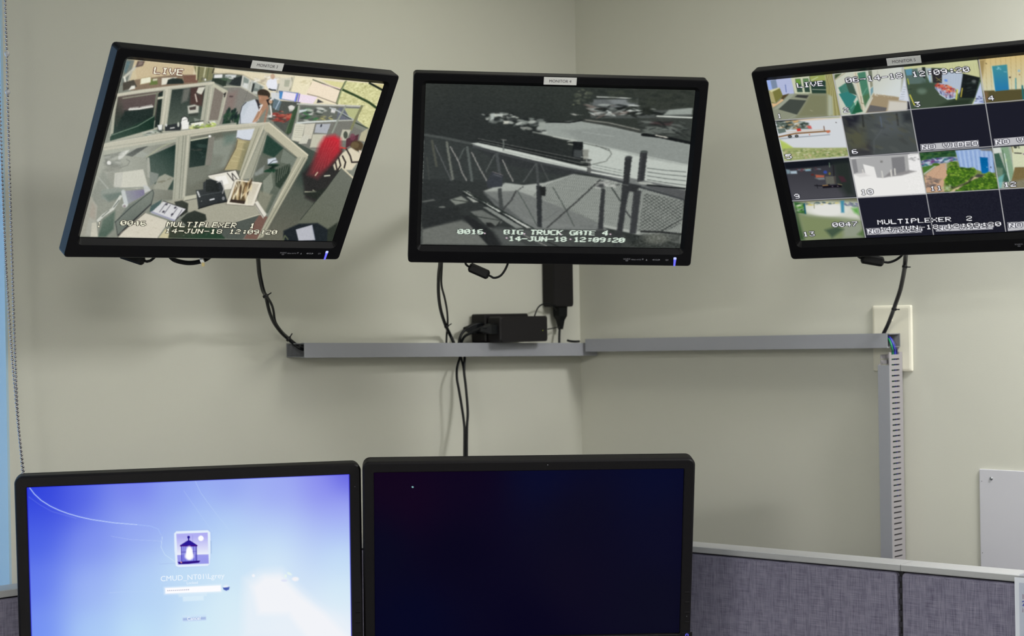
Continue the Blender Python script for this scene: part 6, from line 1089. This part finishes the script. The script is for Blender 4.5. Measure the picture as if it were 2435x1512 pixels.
# grey board with a screw at the far right
c0 = on_frame(2328.3, 1115, WR, -.004); c1 = on_frame(2435, 1119.4, WR, -.004)
t = thing('wall_board', 'pale grey board screwed to the right wall above the partition', 'board', WR @ Matrix.Translation((c0.x, 0, c0.z)))
MB().box(0, .62, -.004, -.0004, -.52, 0).build('panel', M_BOARD, t, bevel=.0008)
for px, py in ((2357, 1137.6),):
    q = on_frame(px, py, WR, -.0045)
    s_ = MB().loops([[Vector((q.x - c0.x + r * math.cos(a), y, q.z - c0.z + r * math.sin(a))) for a in [2 * math.pi * k / 16 for k in range(16)]] for r, y in ((.0032, -.0038), (.0032, -.0052), (.0018, -.0064))]).build('screw', M_STEEL, t)
for px, py in ((2334, 1144), (2336, 1314.5)):
    q = on_frame(px, py, WR, -.0045); MB().ball((q.x - c0.x, -.0036, q.z - c0.z), .0009, 8, 5).build('nail_hole', M_DARK, t)

# ================================================================== power adapters
# two adapters on edge on the left duct
zt = on_frame(1240, 819, WL, -.07).z
fa = on_frame(1190, 790, WL, -.092); fb = on_frame(1304, 790, WL, -.092)
topz = on_frame(1250, 751.5, WL, -.092).z
def duct_top(x): k = (x - hd1[1]) / (hd1[2] - hd1[1]); return hd1[3] + (hd1[4] - hd1[3]) * k
zt = max(duct_top(fa.x), duct_top(fb.x)) + .0012
t1 = t = thing('power_adapter', 'black power adapter lying in front on the left duct with a tiny green light', 'power adapter', WL @ Matrix.Translation((fa.x, -.092, zt)))
L1 = fb.x - fa.x; Hh = topz - zt
MB().loops([[Vector((x, y, z)) for x, z in rrect(i, L1 - i * 1.4, i * .4, Hh - i, .006, 3)] for i, y in ((.003, 0), (0, .003), (0, .037), (.003, .04))]).build('case', M_BRICK, t)
q = on_frame(1290.6, 785.5, WL, -.092); MB().ball((q.x - fa.x, -.0001, q.z - zt), .0011, 8, 5).build('power_light', M_LEDG, t)
def plug(parent, F, M_parent_inv, x, y, z, name='plug'):
    mb = MB(); mb.loops([[Vector((x + dx, y + sy * s, z + sz * s)) for sy, sz in ((-.012, -.010), (.012, -.010), (.012, .008), (.0, .012), (-.012, .008))] for dx, s in ((0, 1), (-.018, 1), (-.03, .6), (-.042, .35))]); return mb.build(name, M_RUBBER, parent)
plug(t, WL, None, 0, .02, Hh * .52)
back = on_frame(1126, 790, WL, -.048); backr = on_frame(1262, 737, WL, -.02)
t2 = thing('power_adapter', 'black power adapter lying behind the other one on the left duct, against the wall', 'power adapter', WL @ Matrix.Translation((fa.x - .003, -.050, zt)))
L2 = .128
mb = MB(); mb.loops([[Vector((x, y, z)) for x, z in rrect(i, L2 - i, 0, Hh + .006 - i, .004, 3)] for i, y in ((.002, 0), (0, .003), (0, .042), (.002, .045))]); mb.build('case', M_BRICK, t2)
plug(t2, WL, None, 0, .02, Hh * .55)
# adapter fixed upright on the wall near the corner
v0 = on_frame(1325, 729, WL, -.036); v1 = on_frame(1363.5, 729, WL, -.036)
wv = .062
t3 = thing('power_adapter', 'tall black power adapter fixed upright to the left wall behind the middle monitor', 'power adapter', WL @ Matrix.Translation((v1.x - wv, 0, v1.z)))
MB().loops([[Vector((x, y, z)) for x, z in rrect(i, wv - i, i, .17 - i, .005, 3)] for i, y in ((.002, -.038), (0, -.035), (0, -.003), (.002, -.0006))]).build('case', M_BRICK, t3)
pc = on_frame(1332, 731, WL, -.02)
mb = MB(); mb.loops([[Vector((pc.x - (v1.x - wv) + sx_ * s, -.02 + sy_ * s, z)) for sx_, sy_ in ((-.013, -.010), (.013, -.010), (.013, .010), (-.013, .010))] for z, s in ((0, 1), (-.02, .95), (-.03, .6), (-.05, .35))]); mb.build('plug', M_RUBBER, t3)

# ================================================================== cables
def depth_left(px, py, off): q = on_frame(px, py, WL, -off); return WL @ q
def cable(name, label, pts, r, m=M_RUBBER, cat='cable', n=10, sub=7, group=None, parent=None):
    P = [Vector(p_) for p_ in pts]; mb = MB(); mb.tube(P, r, n, sub)
    if parent: return mb.build(name, m, parent, M=parent.matrix_world.inverted())
    o = mb.build(name, m); tag(o, label, cat, group); return o
def tie_on(parent, p, d, r, name='cable_tie'):
    mb = MB(); mb.tube([p - d * .0022, p, p + d * .0022], r, 12, 2); s_ = d.cross(Vector((0, 1, 0))).normalized(); mb.tube([p + s_ * r * .6, p + s_ * (r + .006) + Vector((0, 0, .002))], .0011, 6, 2)
    return mb.build(name, M_BLACKB, parent)
# left monitor, cable pair down into the open end of the left duct
def mdepth(M, px, py, off=.026):
    return (M @ on_frame(px, py, M, off)).y
zA = mdepth(MM3, 613, 616)
end = depth_left(719, 832, .03); dE = end.y
def run(pts, d0, d1):
    out = []; n = len(pts)
    for i, (px, py) in enumerate(pts): k = min(1.0, 1.22 * i / (n - 1)); out.append(at(px, py, d0 + (d1 - d0) * k))
    return out
pA = [(610, 590), (613, 618), (616, 650), (624, 688), (632, 706), (641, 742), (652, 768), (668, 790), (684, 805), (700, 818), (716, 829)]
c1_ = cable('monitor_cable', 'thick black cable curving from the left wall monitor into the duct end', run(pA, zA, dE) + [depth_left(745, 834, .03)], .0032)
pB = [(613, 590), (616, 618), (619, 650), (627, 688), (634, 703), (645, 722), (650, 738), (655, 766), (670, 788), (687, 804), (704, 818), (719, 830)]
c2_ = cable('monitor_cable', 'thinner black cable bulging beside the thick one under the left wall monitor', run(pB, zA + .006, dE) + [depth_left(748, 836, .025)], .0024)
for (px, py, k) in ((631.5, 704, .36), (686, 806, .8)):
    p_ = at(px, py, zA + (dE - zA) * k); tie_on(c1_, p_, (at(px + 8, py + 20, 2.8) - at(px, py, 2.8)).normalized() if py < 750 else (at(px + 16, py + 13, 2.8) - at(px, py, 2.8)).normalized(), .0052)
dF3, dF4, dF5 = mdepth(MM3, 315, 613, .03), mdepth(MM4, 1150, 627, .03), mdepth(MM5, 2090, 610, .03)
# ferrites and loops that peep out under the monitors
def ferrite(parent_label, group, M, pa, pb, rad, name='signal_cable', pts=(), r=.0022, depth=2.8, cl=None):
    o = cable(name, parent_label, [at(px, py, d) for px, py, d in pts], r, n=8)
    a, b = at(pa[0], pa[1], depth), at(pb[0], pb[1], depth); d = (b - a).normalized(); s_ = d.cross(Vector((0, 1, 0))).normalized(); u = s_.cross(d)
    rings = []
    for k, f_ in ((0, .55), (.06, .9), (.1, 1), (.9, 1), (.94, .9), (1, .55)):
        c = a.lerp(b, k); rings.append([c + s_ * rad * f_ * x + u * rad * f_ * y for x, y in ((-1, -.6), (-.6, -1), (.6, -1), (1, -.6), (1, .6), (.6, 1), (-.6, 1), (-1, .6))])
    mb = MB(); mb.loops(rings); f = mb.build('ferrite_core', M_BLACKB, o)
    return o
ferrite('black signal cable with a ferrite block peeping out under the left wall monitor', None, MM3, (286, 602), (343, 621), .0078, pts=[(268, 585, dF3), (286, 602, dF3), (343, 620, dF3), (352, 621, dF3), (360, 618, dF3), (372, 606, dF3), (376, 590, dF3)], depth=dF3)
o = cable('looped_cable', 'thick black cable loop with a white tag under the left wall monitor', [at(px, py, d - 2.68 + dF3 + .035) for px, py, d in [(390, 590, 2.68), (407, 612, 2.68), (420, 620, 2.69), (446, 625, 2.7), (470, 623, 2.71), (492, 615, 2.72), (510, 600, 2.72)]], .0038)
p_ = at(480.5, 619.5, dF3 + .055); d = (at(470, 623, dF3 + .055) - at(492, 615, dF3 + .055)).normalized()
tg = MB(); tg.tube([p_ - d * .0026, p_, p_ + d * .0026], .0046, 12, 2); tg = tg.build('tag', M_LABEL, o); tg['label'] = 'small white cable tag'
MB().box(-.0022, .0022, -.002, .002, -.004, .002).build('tag_tip', M_BEIGE, o, M=Matrix.Translation(at(483, 627.5, dF3 + .053)))
ferrite('black signal cable with a ferrite block hanging under the middle wall monitor', None, MM4, (1115, 634), (1163, 655), .0088, pts=[(1100, 600, dF4), (1106, 622, dF4), (1115, 634, dF4), (1163, 655, dF4), (1174.6, 660.5, dF4), (1188.5, 656.5, dF4), (1198.4, 645.6, dF4), (1207, 628, dF4), (1212, 605, dF4)], depth=dF4)
ferrite('black signal cable with a ferrite block peeping out under the right wall monitor', None, MM5, (2048, 614), (2101, 623), .0084, pts=[(2036, 600, dF5), (2048, 614, dF5), (2101, 622.5, dF5), (2115.4, 623.4, dF5), (2132, 617, dF5), (2145, 606, dF5), (2152, 592, dF5)], depth=dF5)
# middle monitor cables down to the left duct
zD = depth_left(1078, 813, .03).y
s1 = [(1046, 600), (1046, 626), (1042.8, 659), (1042.8, 699), (1047.5, 735), (1057.5, 768), (1069.4, 794), (1079, 815)]
z4 = mdepth(MM4, 1046, 626)
c3_ = cable('monitor_cable', 'thick black cable hanging from the middle wall monitor to the duct', run(s1, z4, zD), .0034)
s2 = [(1051, 600), (1051, 626), (1049.6, 675), (1057.5, 709), (1063, 739), (1064.5, 768), (1062.5, 790), (1061.5, 815)]
c4_ = cable('monitor_cable', 'thin black cable crossing the thick one under the middle wall monitor', run(s2, z4 + .005, zD), .0021)
tie_on(c3_, at(1062, 776, z4 + (zD - z4) * .8), (at(1066, 790, 3) - at(1058, 768, 3)).normalized(), .0050)
# adapter leads
K = lambda px, py, off: depth_left(px, py, off)
cable('adapter_lead', 'black lead from the front adapter bending down into the duct', [K(1176, 781, .078), K(1160, 780, .078), K(1147, 779, .075), K(1125, 789, .06), K(1106, 799, .045), K(1098, 812, .035), K(1097, 822, .03)], .0030, parent=t1)
cable('adapter_lead', 'black lead from the rear adapter bending down into the duct', [K(1157, 770, .04), K(1138, 770, .04), K(1119, 776, .035), K(1101, 789, .03), K(1093, 806, .03), K(1091, 822, .03)], .0030, parent=t2)
cable('power_cord', 'thin black cord arching from the adapters to the upright adapter', [K(1271, 752, .04), K(1273, 746, .04), K(1279.7, 731, .038), K(1290, 723.5, .036), K(1302, 721.5, .036), K(1314, 727, .034), K(1323, 738, .032)], .0017, n=8, parent=t2)
cable('power_cord', 'thin black cord from the front adapter to the plug of the upright adapter', [K(1303, 782.5, .07), K(1312, 781, .06), K(1322, 779, .04), K(1330, 777, .025)], .0013, n=8, parent=t1)
cable('power_cord', 'black cord dropping from the plug of the upright adapter into the duct', [K(1332, 762, .02), K(1331, 780, .02), K(1330, 800, .024), K(1330, 820, .028)], .0028, n=8, parent=t3)
cable('dark_gap_strand', 'short dark strand added for the dark gap at the duct end in the corner', [K(1349, 809, .03), K(1356, 811, .036), K(1368, 812, .036), K(1377, 811.5, .03)], .0026, n=8)  # dark strand added where the duct end shows a dark gap
# cables below the duct, down behind the dark desk monitor
zF = 3.35
def below(pts): return [K(px, py, o_) for px, py, o_ in pts]
cable('desk_cable', 'black cable looping out to the left below the left duct', below([(1096, 838, .03), (1093.5, 851, .03), (1087, 874, .035), (1086.6, 900, .045), (1091.6, 929, .05), (1098, 967, .055), (1103.4, 1005, .06), (1104.6, 1030, .065), (1104.2, 1089, .07), (1104, 1200, .08), (1104, 1330, .08)]), .0027)
cable('desk_cable', 'black cable bowing to the right below the left duct', below([(1105, 838, .03), (1105, 851, .03), (1103.5, 883, .035), (1107.4, 917, .04), (1111.3, 960, .05), (1112.4, 986, .055), (1110.6, 1012, .06), (1110, 1046, .065), (1109.8, 1089, .07), (1109, 1200, .08), (1109, 1330, .08)]), .0028)
cable('desk_cable', 'short black cable crossing over right below the left duct', below([(1095, 838, .022), (1097.5, 855, .024), (1101, 870, .03), (1103.6, 888, .034), (1106.8, 916, .036), (1110.6, 960, .044), (1111.6, 986, .05), (1110, 1012, .054), (1108, 1046, .06), (1107, 1100, .066), (1107, 1330, .08)]), .0022)
# right monitor cable bundle to the right duct
q5 = [(2154, 590), (2153.6, 606), (2151.4, 634), (2147.5, 658), (2140.5, 690), (2129, 724), (2122.5, 743), (2112, 770), (2102, 791), (2096, 803)]
eR = (WR @ on_frame(2100, 797, WR, -.03)).y
z5 = mdepth(MM5, 2153.6, 607)
c5_ = cable('monitor_cable', 'thick sleeved black cable curving from the right wall monitor to the duct', run(q5, z5, eR), lambda k: .0041 - .0004 * k, m=M_SLEEVE, n=14)
for px, py, k in ((2151.4, 634, .22), (2126, 735, .64)):
    tie_on(c5_, at(px, py, z5 + (eR - z5) * k), (at(px - 6, py + 24, 2.8) - at(px, py, 2.8)).normalized(), .0047)

# ================================================================== bead chain of the window shade
def bead_strand(mb, pts, off0, pitch=9.45):
    P = spline([depth_left(px, py, off0) for px, py in pts], 40); d = [0.0]
    for i in range(1, len(P)): d.append(d[-1] + (P[i] - P[i - 1]).length)
    step = pitch / FPX * 2.78; n = int(d[-1] / step); j = 0
    for k in range(n + 1):
        s_ = k * step
        while j < len(P) - 2 and d[j + 1] < s_: j += 1
        f_ = (s_ - d[j]) / max(1e-9, d[j + 1] - d[j]); mb.ball(P[j].lerp(P[j + 1], f_), .00235, 10, 7)
    mb.tube(P[::8] + [P[-1]], .0005, 5, 1)
S1 = [(11, -120), (12.6, 0), (15.5, 100), (16.5, 127), (18, 218), (20, 300), (22.5, 400), (25.5, 500), (29, 620), (33, 750), (37.5, 880), (43.5, 1000), (49, 1060), (57, 1125), (60, 1160)]
S2 = [(-16, -120), (-6, 120), (0.5, 280), (6, 455), (10, 550), (15.5, 650), (22, 750), (29, 850), (35, 920), (42, 1000), (48, 1060), (54, 1125), (58, 1162)]
ch = MB(); bead_strand(ch, S1, .055); bead_strand(ch, S2, .062)
ch = ch.build('bead_chain', M_CHROME); tag(ch, 'metal bead chain of a window shade hanging at the left edge', 'bead chain')
for px, py in ((16.8, 128), (18.2, 219)):
    p_ = depth_left(px, py, .055); mb = MB(); mb.ball(p_, .0046, 12, 8); mb.build('chain_connector', mat('clear_plastic', (.55, .55, .58, 1), .2, spec=.8), ch)
# roller shade, rolled up at the head of the window
t = thing('roller_shade', 'white roller shade rolled up at the top of the window', 'window shade', WL @ Matrix.Translation((XE - WIN_W / 2, -.05, HEAD + .03)))
MB().tube([Vector((-h - .02, 0, 0)), Vector((0, 0, 0)), Vector((h + .02, 0, 0))], .028, 20, 2).build('roll', M_BLIND, t)
for s_ in (-1, 1): MB().box(s_ * (h + .02) - .004, s_ * (h + .02) + .004, -.03, .0495, -.03, .03).build('bracket', M_STEEL, t)
